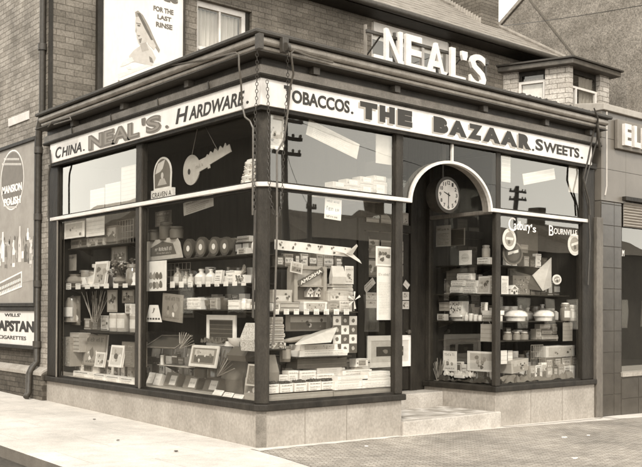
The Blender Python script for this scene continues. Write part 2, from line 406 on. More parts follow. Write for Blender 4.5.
# slim pale edge beads on the window posts
for (x0, y0, x1, y1) in ((-.012, yP0-.0, .0, yP0+.035), (-.012, yE-.03, 0, yE)):
    pbox(shop, 'post_bead', (x0, y0, ST), (x1, y1, TR0), WOOD_LT)
# transom: white bar along both faces with the arch over the lobby
TO = .025
def transom(mb):
    mb.prism([(-TO, 5.42, TR0), (-TO, C-.02, TR0), (C-.02, -TO, TR0), (xP1+.1, -TO, TR0), (xP1+.1, .02, TR0), (.11, .02, TR0), (.02, .11, TR0), (.02, 5.42, TR0)], (0, 0, TR1-TR0), WHITE)
part(shop, 'transom', transom, .006)
pbox(shop, 'transom', (xQ0-.09, -TO, TR0), (6.12, .02, TR1), WHITE, .006)
AX, ARX, AZ0, ARZ = 3.075, .80, TR0, .60
def arch_pts(dr, n=28):
    return [(AX - (ARX+dr)*math.cos(math.pi*k/n), AZ0 + (ARZ+dr)*math.sin(math.pi*k/n)) for k in range(n+1)]
def archtrim(mb):
    a, b = arch_pts(-.036), arch_pts(0.0)
    for (a0, a1, b0, b1) in zip(a, a[1:], b, b[1:]):
        q = [a0, b0, b1, a1]
        mb.prism([(x, -TO-.001, z) for x, z in q], (0, .05, 0), WHITE)
part(shop, 'arch_trim', archtrim)
def archreveal(mb):
    a, b = arch_pts(-.03), arch_pts(-.004)
    for (a0, a1, b0, b1) in zip(a, a[1:], b, b[1:]):
        mb.prism([(x, .03, z) for x, z in (a0, b0, b1, a1)], (0, .10, 0), WOOD_LT)
part(shop, 'arch_reveal', archreveal)
def spandrel(mb):
    b = arch_pts(.0)
    for i in range(len(b)-1):
        (x0, z0), (x1, z1) = b[i], b[i+1]
        mb.prism([(x0, .01, z0), (x1, .01, z1), (x1, .01, FB), (x0, .01, FB)], (0, .006, 0), GLASS_SP)
    mb.box((xP1, .01, TR1), (AX-ARX, .016, FB), GLASS_SP); mb.box((AX+ARX, .01, TR1), (xQ0+.01, .016, FB), GLASS_SP)
GLASS_SP = glass_mat('spandrel_glass', 1.35, 1.0, .8)
part(shop, 'fanlight_pane', spandrel)
pbox(shop, 'fanlight_bar', (AX-.014, -.015, AZ0+ARZ), (AX+.014, .02, FB), WHITE)
pbox(shop, 'fanlight_bar', (AX-.13, .05, AZ0+ARZ-.02), (AX-.06, .10, FB), WOOD_MID)
# glass
def pane(a, b, m=GLASS): return pbox(shop, 'window_pane', a, b, m)
for z0, z1 in ((ST, TR0), (TR1, FB)):
    pane((.045, .12, z0), (.051, yP0, z1)); pane((.045, yP1, z0), (.051, yE, z1))
    pane((.12, .045, z0), (xP0, .051, z1)); pane((xQ1, .045, z0), (xE, .051, z1))
    pane((xP1-.07, .12, z0), (xP1-.064, LD-.1, z1), GLASS_DARK)
    pane((xQ0+.045, .08, z0), (xQ0+.051, LD-.06, z1), GLASS_DARK)
# window frame beads (thin timber round each opening)
for z0, z1 in ((ST, TR0), (TR1, FB)):
    for (y0, y1) in ((.12, yP0), (yP1, yE)):
        part(shop, 'glazing_bead', lambda mb: (mb.box((.03, y0, z0), (.07, y0+.025, z1), WOOD_DK), mb.box((.03, y1-.025, z0), (.07, y1, z1), WOOD_DK),
            mb.box((.03, y0+.025, z0), (.07, y1-.025, z0+.025), WOOD_DK), mb.box((.03, y0+.025, z1-.03), (.07, y1-.025, z1), WOOD_DK)))
    for (x0, x1) in ((.12, xP0), (xQ1, xE)):
        part(shop, 'glazing_bead', lambda mb: (mb.box((x0, .03, z0), (x0+.02, .07, z1), WOOD_DK), mb.box((x1-.02, .03, z0), (x1, .07, z1), WOOD_DK),
            mb.box((x0+.02, .03, z0), (x1-.02, .07, z0+.025), WOOD_DK), mb.box((x0+.02, .03, z1-.03), (x1-.02, .07, z1), WOOD_DK)))
# lobby: return windows, door, steps, ceiling
def ret(mb):
    x0, x1 = xQ0+.02, xQ0+.08
    mb.box((x0, LD-.08, ST), (x1+.03, LD, FB), WOOD_MID); mb.box((x0, .08, TR0-.01), (x1, LD-.08, TR0+.045), WOOD_LT)
    mb.box((x0, .08, FB-.06), (x1, LD-.08, FB), WOOD_DK)
part(shop, 'return_frame', ret, .008)
def ret2(mb):
    x0, x1 = xP1-.1, xP1-.04
    mb.box((x0, LD-.1, ST), (x1, LD, FB), WOOD_DK); mb.box((x0, .12, TR0-.14), (x1, LD-.1, TR0+.04), WOOD_DK)
    mb.box((x0, .12, FB-.06), (x1, LD-.1, FB), WOOD_DK)
    # rounded head corner of the return light
    for k in range(5):
        a0, a1 = math.pi/2*k/5, math.pi/2*(k+1)/5; r = .12
        mb.prism([(x0+.01, .12, TR0-.14), (x0+.01, .12+r*(1-math.sin(a0)), TR0-.14-r*(1-math.cos(a0))), (x0+.01, .12+r*(1-math.sin(a1)), TR0-.14-r*(1-math.cos(a1)))], (.03, 0, 0), WOOD_DK)
    mb.box((x0, .12, -.1), (x1+.02, LD, SB), STONE); mb.box((x0-.02, .12, SB), (x1+.04, LD, ST-.002), WOOD_DK)
part(shop, 'return_frame', ret2)
DX0, DX1 = 2.74, 3.66
def surround(mb):
    mb.box((xP1-.04, LD, 0), (DX0-.12, LD+.08, FB), INT2)
    mb.box((DX0-.12, LD-.03, .3), (DX0, LD+.1, FB), WOOD_DK); mb.box((DX1, LD-.03, .3), (DX1+.14, LD+.1, FB), WOOD_DK)
    mb.box((DX1+.14, LD, 0), (xQ0+.1, LD+.08, FB), WOOD_DK)
    mb.box((DX0, LD-.02, 2.62), (DX1, LD+.08, 2.74), WOOD_DK)
part(shop, 'door_surround', surround, .01)
door = part(shop, 'door', lambda mb: (
    mb.box((DX0+.005, LD+.01, .36), (DX0+.12, LD+.055, 2.615), WOOD_DK), mb.box((DX1-.12, LD+.01, .36), (DX1-.005, LD+.055, 2.615), WOOD_DK),
    mb.box((DX0+.12, LD+.01, .36), (DX1-.12, LD+.055, 1.05), WOOD_DK), mb.box((DX0+.12, LD+.01, 2.5), (DX1-.12, LD+.055, 2.615), WOOD_DK)), .006)
pbox(door, 'door_pane', (DX0+.12, LD+.03, 1.05), (DX1-.12, LD+.036, 2.5), GLASS_DARK)
part(door, 'handle', lambda mb: mb.lathe([(.0, 0), (.012, 0), (.012, .04), (.03, .05), (.03, .075), (.0, .085)], GALV, (DX1-.06, LD+.01, 1.2), 12, 'y'))
pbox(shop, 'fanlight', (DX0, LD+.03, 2.74), (DX1, LD+.036, FB), GLASS_DARK)
part(shop, 'lobby_ceiling', lambda mb: mb.box((xP1-.1, .02, FB), (xQ0+.1, LD+.3, FB+.04), INT2))
part(shop, 'step', lambda mb: mb.box((2.165, -.04, -.3), (4.05, .96, .135), STONE_F), .015)
def upstep(mb): mb.box((2.1, .95, .10), (3.97, LD+.1, .345), STONE_F)
part(shop, 'step', upstep, .012)
def dmat(mb):
    mb.box((2.24, .05, .136), (3.88, .9, .140), P[6])
    rr = random.Random(3)
    for i in range(11):
        for j in range(5):
            x = 2.26+i*.147; y = .06+j*.167
            mb.box((x, y, .1405), (x+.137, y+.157, .143), rr.choice((P[6], P[6], P[7], P[5], P[7])))
part(shop, 'step_tiles', dmat)
# window beds, partitions and inside box
part(shop, 'window_bed', lambda mb: (mb.box((.1, .1, .43), (1.0, 5.5, ST-.004), BED), mb.box((1.0, .1, .43), (2.1, 1.1, ST-.004), BED)))
part(shop, 'window_bed', lambda mb: mb.box((xQ1-.02, .08, .43), (xR+.1, LD, ST-.004), BED))
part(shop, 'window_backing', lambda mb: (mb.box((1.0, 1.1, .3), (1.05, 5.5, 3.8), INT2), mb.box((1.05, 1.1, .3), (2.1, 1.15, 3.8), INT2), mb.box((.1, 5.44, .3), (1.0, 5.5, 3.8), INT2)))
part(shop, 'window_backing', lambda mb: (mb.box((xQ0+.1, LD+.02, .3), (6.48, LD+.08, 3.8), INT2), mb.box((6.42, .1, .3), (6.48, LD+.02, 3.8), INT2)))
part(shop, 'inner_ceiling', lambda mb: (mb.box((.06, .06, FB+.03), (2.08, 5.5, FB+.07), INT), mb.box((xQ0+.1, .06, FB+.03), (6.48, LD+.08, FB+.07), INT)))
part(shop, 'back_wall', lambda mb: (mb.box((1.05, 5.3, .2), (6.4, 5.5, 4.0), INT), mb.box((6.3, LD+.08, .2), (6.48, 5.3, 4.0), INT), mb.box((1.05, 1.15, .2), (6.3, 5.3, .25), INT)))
# fascia
SO = .075
yS, xS = at(50, 155, 'L', -SO).y, at(592, 157, 'F', -SO).x
def fascia(mb):
    mb.prism([(-SO, yS, FB), (-SO, -SO, FB), (xS, -SO, FB), (xS, .05, FB), (.05, .05, FB), (.05, yS, FB)], (0, 0, FT-FB), WHITE2)
fas = part(shop, 'fascia_board', fascia, .006)
def sweep(mb, prof, m, y1, x1):
    for (o0, z0), (o1, z1) in zip(prof, prof[1:]):
        mb.add([(-o0, y1, z0), (-o0, -o0, z0), (x1, -o0, z0), (-o1, y1, z1), (-o1, -o1, z1), (x1, -o1, z1)], [(0, 1, 4, 3), (1, 2, 5, 4)], m)
    for q in (0, 1):
        mb.quad([((-o, y1, z) if q == 0 else (x1, -o, z)) for o, z in prof], m)
part(shop, 'sign_moulding', lambda mb: sweep(mb, [(0, FT), (.10, FT), (.115, FT+.02), (.10, FT+.045), (0, FT+.045)], WOOD_DK, 5.5, 6.35))
part(shop, 'sign_moulding', lambda mb: sweep(mb, [(0, FB-.04), (.05, FB-.04), (.055, FB-.003), (0, FB-.003)], WOOD_DK, 5.42, 6.3))
def frieze(mb): sweep(mb, [(0, 4.056), (.085, 4.056), (.10, 4.135), (.085, 4.15), (0, 4.15)], CORN_LT, 5.5, 6.35)
part(shop, 'frieze_board', frieze)
part(shop, 'soffit', lambda mb: sweep(mb, [(0, 4.15), (.04, 4.15), (.04, 4.235), (.24, 4.24), (.24, 4.25), (0, 4.25)], LEAD, 5.5, 6.3))
def roll(c, r, z, a0, a1, n=6): return [(c+r*math.cos(a0+(a1-a0)*k/n), z+r*math.sin(a0+(a1-a0)*k/n)) for k in range(n+1)]
part(shop, 'cornice', lambda mb: sweep(mb, [(0, 4.25), (.21, 4.25)] + roll(.22, .028, 4.275, -1.4, 1.2) + [(.225, 4.305)] + roll(.245, .045, 4.345, -1.2, 1.4) + [(.26, 4.392), (0, 4.392)], CORN_LT, 5.25, 6.25))
part(shop, 'roof_edge', lambda mb: sweep(mb, [(0, 4.394), (.31, 4.394), (.325, 4.405), (.325, 4.43), (.31, 4.442), (0, 4.46)], LEAD, 5.3, 6.3))
part(shop, 'roof', lambda mb: mb.prism([(0, 0, 4.40), (6.3, 0, 4.40), (6.3, 5.55, 4.40), (0, 5.55, 4.40)], (0, 0, .06), LEAD))
# ragged slates / lead lumps along the right of the roof edge
def lumps(mb):
    rr = random.Random(5)
    for i in range(26):
        x = 4.15 + i*.08 + rr.uniform(-.02, .02); w_ = rr.uniform(.04, .11)
        mb.add([(x, -.30, 4.435), (x+w_, -.30, 4.435), (x+w_, -.1, 4.45), (x, -.1, 4.45), (x+.01, -.29, 4.445+rr.uniform(.0, .03)), (x+w_*.8, -.29, 4.445+rr.uniform(0, .025)), (x+w_*.8, -.1, 4.47), (x+.01, -.1, 4.47)],
               [(0, 1, 5, 4), (1, 2, 6, 5), (2, 3, 7, 6), (3, 0, 4, 7), (4, 5, 6, 7)], LEAD)
part(shop, 'roof_edging_slates', lumps)
# soffit bracket blocks and joints of the frieze
for x in (.62, 1.9, 3.55, 4.9, 6.0): pbox(shop, 'cornice_block', (x, -.13, 4.155), (x+.09, -.04, 4.235), CORN)
for y in (1.3, 2.9, 4.4): pbox(shop, 'cornice_block', (-.13, y, 4.155), (-.04, y+.09, 4.235), CORN)
for y in (.9, 2.05, 3.3, 4.5): pbox(shop, 'frieze_clip', (-.106, y, 4.06), (-.08, y+.02, 4.15), CORN)
# lettering on the fascia
def let(name, fn):
    mb = MB(); fn(mb); return mb.build(name, fas)
Ls, Fs = -SO-.002, -SO-.002
def t_china(mb):
    text_px(mb, 'C', 'L', Ls, 55.5, 61.3, 3.765, 3.93, INK, 155, shear=.2, bold=.02); text_px(mb, 'HINA', 'L', Ls, 62, 81.5, 3.765, 3.905, INK, 153, shear=.2, bold=.02)
    text_px(mb, '.', 'L', Ls, 83, 84.6, 3.765, 3.787, INK, 150)
let('lettering', t_china)
def t_neal(mb):
    for body, a, b, z0, z1 in (('NEAL', 88.6, 138.5, 3.745, 3.955), ("'", 141.5, 145, 3.875, 3.965), ('S', 146, 160.5, 3.745, 3.955), ('.', 165.3, 168, 3.752, 3.785)):
        text_px(mb, body, 'L', Ls, a+.9, b+.9, z0-.012, z1-.012, INKG, 130, bold=.07, ext=.002)
        text_px(mb, body, 'L', Ls, a, b, z0, z1, INKM, 130, bold=.06, ext=.004)
        if body in ('NEAL', 'S'): text_px(mb, body, 'L', Ls, a+1.0, b-1.0, z0+.018, z1-.018, INKG, 130, bold=.0, ext=.0055)
let('lettering', t_neal)
def t_hard(mb):
    text_px(mb, 'H', 'L', Ls, 175.7, 188, 3.765, 3.945, INK, 118, shear=.2, bold=.02); text_px(mb, 'ARDWARE', 'L', Ls, 189, 243.5, 3.765, 3.92, INK, 105, shear=.2, bold=.02)
    text_px(mb, '.', 'L', Ls, 246.3, 248.6, 3.765, 3.795, INK, 100)
let('lettering', t_hard)
def t_tob(mb):
    text_px(mb, 'T', 'F', Fs, 284, 291.5, 3.80, 3.975, INK, 100, bold=.035); text_px(mb, 'OBACCOS', 'F', Fs, 292, 349, 3.80, 3.945, INK, 105, bold=.03)
    text_px(mb, '.', 'F', Fs, 351, 353.3, 3.80, 3.828, INK, 110)
let('lettering', t_tob)
def t_word(chars):
    def f(mb):
        for body, a, b in chars:
            if body == '.': text_px(mb, '.', 'F', Fs, a, b, 3.765, 3.795, INK, 145); continue
            text_px(mb, body, 'F', Fs, a-1.6, b-1.6, 3.752, 3.952, SHADOWG, 130, bold=.10, ext=.002)
            text_px(mb, body, 'F', Fs, a, b, 3.772, 3.972, INK, 130, bold=.09, ext=.004)
    return f
let('lettering', t_word((('T', 360, 377), ('H', 379.5, 394.5), ('E', 397.5, 412))))
let('lettering', t_word((('B', 433.5, 448), ('A', 449, 466.5), ('Z', 468, 482), ('A', 483, 500), ('A', 500.5, 517), ('R', 518.5, 531), ('.', 532, 534.2))))
def t_sw(mb):
    text_px(mb, 'S', 'F', Fs, 535.5, 543, 3.785, 3.95, INK, 148, bold=.03); text_px(mb, 'WEETS', 'F', Fs, 543.5, 579, 3.785, 3.93, INK, 152, bold=.03)
    text_px(mb, '.', 'F', Fs, 580.8, 583, 3.785, 3.815, INK, 155)
let('lettering', t_sw)

# ------------------------------------------------------------------ roof letters
rl = thing('roof_letter_sign', 'large white cut-out letters on a rail frame standing on the shop roof', 'sign', (2.6, .15, 4.46))
LY = .15
for body, a, b, z0, z1 in (('N', 384.5, 401.5, 4.56, 5.01), ('E', 405, 421, 4.57, 5.01), ('A', 426.5, 444.5, 4.56, 5.0), ('L', 450, 464.5, 4.56, 5.0), ("'", 461, 466.5, 4.87, 4.99), ('S', 469.5, 485, 4.55, 5.0)):
    mb = MB(); text_px(mb, body, 'F', LY, a, b, z0, z1, WHITE, 50, bold=.02, ext=.02); mb.build('letter', rl)
fx0, fx1 = at(367, 40, 'F', LY+.06).x, at(489, 70, 'F', LY+.06).x
for z in (4.60, 4.93): pbox(rl, 'rail', (fx0, LY+.06, z), (fx1, LY+.085, z+.035), IRON)
for x in (fx0, fx0+.5, fx0+1.3, fx1-.04): pbox(rl, 'upright', (x, LY+.09, 4.43), (x+.03, LY+.12, 5.03), WOOD_LT if x == fx0 else IRON)
for x in (fx0+.3, fx1-.5): part(rl, 'stay', lambda mb: mb.tube([(x, LY+.1, 4.98), (x, LY+.8, 4.45)], .012, IRON))

# ------------------------------------------------------------------ brick house behind
house = thing('brick_house', 'two storey brick house rising behind the corner shop with a slate roof', 'house', (6, 9, 0))
HX, HY = .03, 5.6
def wallF(mb):
    z1 = 7.6
    wins = ((2.72, 3.90, 5.2, 6.95), (6.9, 9.3, 5.9, 7.42))
    xs = [HX, 2.72, 3.90, 6.9, 9.3, 12.6]
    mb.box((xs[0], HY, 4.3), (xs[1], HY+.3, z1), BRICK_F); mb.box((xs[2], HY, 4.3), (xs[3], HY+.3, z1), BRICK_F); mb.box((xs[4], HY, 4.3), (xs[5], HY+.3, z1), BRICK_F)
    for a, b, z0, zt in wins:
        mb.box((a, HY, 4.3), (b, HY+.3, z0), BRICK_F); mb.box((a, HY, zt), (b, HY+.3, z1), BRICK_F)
part(house, 'front_wall', wallF)
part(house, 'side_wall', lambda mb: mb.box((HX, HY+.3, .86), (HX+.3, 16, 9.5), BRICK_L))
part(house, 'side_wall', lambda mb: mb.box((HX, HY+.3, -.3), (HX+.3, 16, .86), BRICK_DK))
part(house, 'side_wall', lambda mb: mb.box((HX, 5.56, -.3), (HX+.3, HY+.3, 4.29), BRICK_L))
part(house, 'rear_wall', lambda mb: mb.box((HX+.3, 15.7, -.3), (12.2, 16, 7.6), BRICK_F))
part(house, 'quoin_strip', lambda mb: mb.box((HX-.012, HY-.012, 4.46), (HX+.05, HY+.02, 7.6), WOOD_DK))
part(house, 'plinth', lambda mb: mb.prism([(HX-.11, 16, -.3), (HX-.11, 16, .50), (HX, 16, .56), (HX, 16, -.3)], (0, -10.46, 0), BRICK_DK), .02)
part(house, 'plinth_cap', lambda mb: mb.prism([(HX-.13, 16, .47), (HX-.13, 16, .53), (HX-.005, 16, .60), (HX-.005, 16, .47)], (0, -10.44, 0), STONE), .01)
win = part(house, 'window', lambda mb: (
    mb.box((2.72, HY+.1, 5.2), (2.80, HY+.18, 6.95), WHITE), mb.box((3.74, HY+.1, 5.2), (3.82, HY+.18, 6.95), WHITE), mb.box((3.82, HY+.08, 5.2), (3.90, HY+.2, 6.95), WOOD_DK),
    mb.box((2.80, HY+.1, 6.85), (3.74, HY+.18, 6.95), WHITE), mb.box((2.80, HY+.12, 6.10), (3.74, HY+.16, 6.16), WHITE),
    mb.box((3.25, HY+.11, 5.25), (3.29, HY+.17, 6.85), WHITE), mb.box((2.68, HY-.06, 5.12), (3.93, HY+.18, 5.2), STONE)))
pbox(win, 'glass', (2.80, HY+.135, 5.2), (3.74, HY+.14, 6.85), GLASS_DARK)
def curt(mb, x0, x1, y, z0, z1, m=CURT, n=40, amp=.02):
    vs = []
    for k in range(n+1):
        x = x0+(x1-x0)*k/n; yy = y+amp*math.sin(k*1.7)
        vs += [(x, yy, z0), (x, yy, z1)]
    mb.add(vs, [(2*k, 2*k+2, 2*k+3, 2*k+1) for k in range(n)], m, True)
part(win, 'curtain', lambda mb: curt(mb, 2.8, 3.74, HY+.25, 6.2, 6.85))
part(win, 'curtain', lambda mb: curt(mb, 2.8, 3.74, HY+.23, 5.2, 6.2, P[8]))
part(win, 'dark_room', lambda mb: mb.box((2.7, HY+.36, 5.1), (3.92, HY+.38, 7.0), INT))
def win2(mb):
    a, b, z0, z1 = 6.9, 9.3, 5.9, 7.42
    mb.box((a, HY+.06, z0), (a+.08, HY+.16, z1), WHITE); mb.box((b-.08, HY+.06, z0), (b, HY+.16, z1), WHITE)
    mb.box((a+.08, HY+.02, z1-.22), (b-.08, HY+.16, z1), P[9]); mb.box((a+.08, HY+.02, 6.60), (b-.08, HY+.14, 6.76), P[9])
    for x in (7.66, 8.46): mb.box((x, HY+.07, z0), (x+.07, HY+.15, z1-.22), WHITE)
    mb.box((a-.05, HY-.07, z0-.1), (b+.05, HY+.16, z0), STONE)
w2 = part(house, 'window', win2)
pbox(w2, 'glass', (6.98, HY+.105, 5.9), (9.22, HY+.11, 7.34), GLASS_DARK)
pbox(w2, 'roller_blind', (6.98, HY+.17, 7.12), (9.22, HY+.18, 7.34), P[9])
part(w2, 'curtain', lambda mb: curt(mb, 6.98, 9.22, HY+.2, 5.9, 6.82, P[8], 80))
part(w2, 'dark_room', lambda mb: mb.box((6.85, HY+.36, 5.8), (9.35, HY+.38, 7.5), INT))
PIT = math.tan(R(35))
ridge_y = 10.8
def zr(y): return 7.62+(y-5.15)*PIT
RXE = 12.9
def roof_(mb):
    # slate courses as overlapping strips, hipped at the far end
    n = 26
    for i in range(n):
        y0 = 5.15+(ridge_y-5.15)*i/n; y1 = 5.15+(ridge_y-5.15)*(i+1.15)/n
        e0, e1 = RXE-(y0-5.15), RXE-(y1-5.15)
        q = [(-.1, y0, zr(y0)+.02), (e0, y0, zr(y0)+.02), (e1, y1, zr(y1)), (-.1, y1, zr(y1))]
        mb.add(q+[(x, y, z-.045) for x, y, z in q], [(0, 1, 2, 3), (7, 6, 5, 4), (0, 4, 5, 1), (1, 5, 6, 2), (2, 6, 7, 3), (3, 7, 4, 0)], SLATE)
    xr = RXE-(ridge_y-5.15)
    mb.quad([(RXE, 5.15, 7.6), (RXE, 16.4, 7.6), (xr, ridge_y, zr(ridge_y)-.02)], SLATE)
    mb.quad([(-.1, ridge_y, zr(ridge_y)-.02), (xr, ridge_y, zr(ridge_y)-.02), (RXE, 16.4, 7.6), (-.1, 16.4, 7.6)], SLATE)
    mb.tube([(RXE, 5.15, 7.66), (xr, ridge_y, zr(ridge_y)+.03), (-.1, ridge_y, zr(ridge_y)+.03)], .06, SLATE, 8)
rf = part(house, 'roof', roof_)
chx0 = 11.3; chp = at(492, 20, 'L', chx0).y
chx0 = 11.0
cy0, cy1 = at(481, 25, 'L', chx0).y, at(441, 10, 'L', chx0).y
def chim(mb):
    mb.box((chx0, cy0, 7.5), (chx0+.66, cy1, 12.2), BRICK_CH)
    mb.box((chx0-.06, cy0-.06, 11.6), (chx0+.72, cy1+.06, 11.8), BRICK_CH)
ch = part(rf, 'chimney', chim)
def flash(mb):
    n = 16
    for i in range(n):
        y = cy0+(cy1-cy0)*i/n; y1 = cy0+(cy1-cy0)*(i+1)/n
        mb.box((chx0-.012, y, zr(y)-.02), (chx0, y1-.01, zr(y)+.15), P[5])
part(ch, 'lead_flashing', flash)
part(house, 'gutter', lambda mb: (mb.tube([(-.1, 5.08, 7.53), (12.9, 5.08, 7.53)], .065, IRON, 10), mb.box((-.1, 5.14, 7.46), (12.9, 5.17, 7.62), WOOD_DK), mb.box((-.1, 5.17, 7.46), (12.9, HY, 7.49), WOOD_DK)))
def pipe(mb):
    x = HX-.05; y = at(41, 250, 'L', x).y
    mb.tube([(x, y, 7.3), (x, y, 4.62), (x, y+.03, 4.5), (x, y+.12, 4.35), (x, y+.12, .68), (x-.09, y+.11, .58), (x-.13, y+.11, .50), (x-.14, y+.1, .2), (x-.2, y+.06, .13)], .048, IRON, 10)
    for z in (4.0, 2.95, 1.9, .95, 5.6): mb.lathe([(.07, -.05), (.07, .05)], IRON, (x, y+(.12 if z < 4.4 else 0), z), 12)
part(house, 'drainpipe', pipe)

# bay over the next shop
bay = thing('upper_bay', 'pale brick projecting upper bay with a flat roof right of the roof letters', 'bay', (12, 4.6, 4.5))
BXc, BYf, BZ = 11.66, 4.17, 7.05                      # front-left corner of the canted bay
BXb, BYb = 11.12, 5.6
sdir = Vector((BXb-BXc, BYb-BYf, 0)); SLEN = sdir.length; sdir.normalize(); snor = Vector((sdir.y, -sdir.x, 0))
if snor.x > 0: snor = -snor
def side_t(px, py):
    v = fw*F_PX + r2*(px-321) - u2*(py-CY); p0 = Vector((BXc, BYf, 0))
    p_ = CAM + v*((p0-CAM).dot(snor)/v.dot(snor)); return (p_-p0).dot(sdir), p_.z
def sbox(mb, t0, t1, o0, o1, z0, z1, m):
    """block along the canted side: t along it, o outward offset"""
    q = [Vector((BXc, BYf, z0)) + sdir*t + snor*o for t, o in ((t0, o0), (t1, o0), (t1, o1), (t0, o1))]
    mb.prism(q, (0, 0, z1-z0), m)
t_1, t_2 = side_t(545, 85)[0], side_t(518, 85)[0]
x_f1, x_f2, x_f3 = at(573, 90, 'F', BYf).x, at(600, 95, 'F', BYf).x, at(609, 95, 'F', BYf).x
def bwall(mb):
    sbox(mb, 0.003, t_1, -.25, 0, 4.4, BZ, BRICK_PALE_L); sbox(mb, t_2, SLEN+.1, -.25, 0, 4.4, BZ, BRICK_PALE_L); sbox(mb, t_1, t_2, -.25, 0, 4.4, 5.3, BRICK_PALE_L)
part(bay, 'side_wall', bwall)
def bwall2(mb):
    mb.box((BXc, BYf, 4.4), (x_f1, BYf+.25, BZ), BRICK_PALE_F); mb.box((x_f2, BYf, 4.4), (x_f3, BYf+.25, BZ), BRICK_PALE_F)
    mb.box((x_f1, BYf, 4.4), (x_f2, BYf+.25, 5.3), BRICK_PALE_F); mb.box((x_f3-.25, BYf+.25, 4.4), (x_f3, 5.6, BZ), BRICK_PALE_F)
part(bay, 'front_wall', bwall2)
zc = side_t(530, 83)[1]
def bwin(mb):
    sbox(mb, t_1, t_2, -.14, -.06, zc, zc+.06, WHITE); sbox(mb, t_1, t_1+.06, -.14, -.06, 5.3, zc, WHITE); sbox(mb, t_2-.06, t_2, -.14, -.06, 5.3, zc, WHITE)
    sbox(mb, t_1, t_1+.06, -.14, -.09, zc+.06, BZ, WOOD_DK); sbox(mb, t_2-.06, t_2, -.14, -.09, zc+.06, BZ, WOOD_DK); sbox(mb, t_1+.06, t_2-.06, -.14, -.09, BZ-.1, BZ, WOOD_DK)
bw_ = part(bay, 'window', bwin)
part(bw_, 'glass', lambda mb: sbox(mb, t_1+.05, t_2-.05, -.115, -.11, 5.3, BZ-.1, GLASS_DARK))
part(bw_, 'blind', lambda mb: sbox(mb, t_1+.06, t_2-.06, -.17, -.165, 5.3, zc, P[8]))
def bcurt(mb):
    n = 24; vs = []
    for k in range(n+1):
        p_ = Vector((BXc, BYf, 0)) + sdir*(t_1+.06+(t_2-t_1-.12)*k/n) + snor*(-.2-.02*math.sin(k*2.1)); vs += [(p_.x, p_.y, zc), (p_.x, p_.y, BZ-.15)]
    mb.add(vs, [(2*k, 2*k+2, 2*k+3, 2*k+1) for k in range(n)], P[4], True)
part(bw_, 'curtain', bcurt)
def bwinf(mb):
    y0, y1 = BYf+.08, BYf+.15; zf = at(580, 86, 'F', BYf).z; xm = at(578.5, 90, 'F', BYf).x
    mb.box((x_f1, y0, zf-.05), (x_f2, y1, zf), WHITE)
    for x in (x_f1, xm, x_f2-.07): mb.box((x, y0, 5.3), (x+.06, y1, zf-.05), WHITE)
    mb.box((x_f1, y0+.03, zf), (x_f1+.06, y1, BZ), WOOD_DK); mb.box((x_f2-.06, y0+.03, zf), (x_f2, y1, BZ), WOOD_DK); mb.box((x_f1+.06, y0+.03, BZ-.1), (x_f2-.06, y1, BZ), WOOD_DK)
bw2 = part(bay, 'window', bwinf)
pbox(bw2, 'glass', (x_f1+.05, BYf+.11, 5.3), (x_f2-.05, BYf+.115, BZ-.1), GLASS_DARK)
part(bw2, 'curtain', lambda mb: curt(mb, at(586, 90, 'F', BYf).x, x_f2-.05, BYf+.2, 5.3, BZ-.1, P[5], 14))
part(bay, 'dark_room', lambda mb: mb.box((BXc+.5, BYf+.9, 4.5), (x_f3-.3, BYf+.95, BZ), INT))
def broof(mb):
    o = .2
    def ring(o): 
        a_ = Vector((BXb, BYb, 0)) + snor*o + sdir*.2; c_ = Vector((BXc, BYf, 0)) + snor*o; k = (BYf-o-c_.y)/sdir.y; c_ = c_ + sdir*k
        return [(a_.x, a_.y), (c_.x, c_.y), (x_f3+o, BYf-o), (x_f3+o, BYb+.1)]
    mb.prism([(x, y, BZ) for x, y in ring(o)], (0, 0, .11), CORN); mb.prism([(x, y, BZ+.112) for x, y in ring(o+.05)], (0, 0, .045), LEAD)
    r_ = [(x, y, BZ+.158) for x, y in ring(o)]; i_ = [(x, y, BZ+.26) for x, y in ring(-.5)]
    mb.add(r_+i_, [(0, 1, 5, 4), (1, 2, 6, 5), (2, 3, 7, 6), (4, 5, 6, 7)], LEAD)
part(bay, 'roof', broof, .01)

# gable house at the far right
gab = thing('gable_house', 'tall grey roughcast gable wall filling the sky beyond the bay', 'house', (18, 6, 0))
GX = 15.0
g0 = at(497, 31, 'L', GX); g1 = at(524, 0, 'L', GX)
sl_ = (g1.z-g0.z)/(g0.y-g1.y)
apy = 5.2; apz = g0.z+sl_*(g0.y-apy)
part(gab, 'gable_wall', lambda mb: mb.prism([(GX, g0.y+1.2, -.3), (GX, g0.y+1.2, g0.z-1.2*sl_), (GX, apy, apz), (GX, -1.5, apz-(apy+1.5)*sl_), (GX, -1.5, -.3)], (8, 0, 0), ROUGH))
def verge(mb):
    for ya, yb in ((g0.y+1.4, apy), (-1.7, apy)):
        za = apz-abs(ya-apy)*sl_
        mb.prism([(GX-.06, ya, za+.02), (GX-.06, apy, apz+.02), (GX-.06, apy, apz+.14), (GX-.06, ya, za+.14)], (8.2, 0, 0), SLATE)
part(gab, 'roof', verge)
def scar(mb):
    a = at(529, 0, 'L', GX-.02); b = at(575, 58, 'L', GX-.02)
    d = Vector((0, 0, .07)); mb.prism([a, b, b+d, a+d], (.03, 0, 0), mat('scar', .13, .9))
part(gab, 'old_roof_line', scar)
part(gab, 'wall_pier', lambda mb: mb.box((14.2, at(627, 100, 'L', 14.2).y, 4), (15, at(612, 100, 'L', 14.2).y, at(620, 82, 'L', 14.2).z), ROUGH))

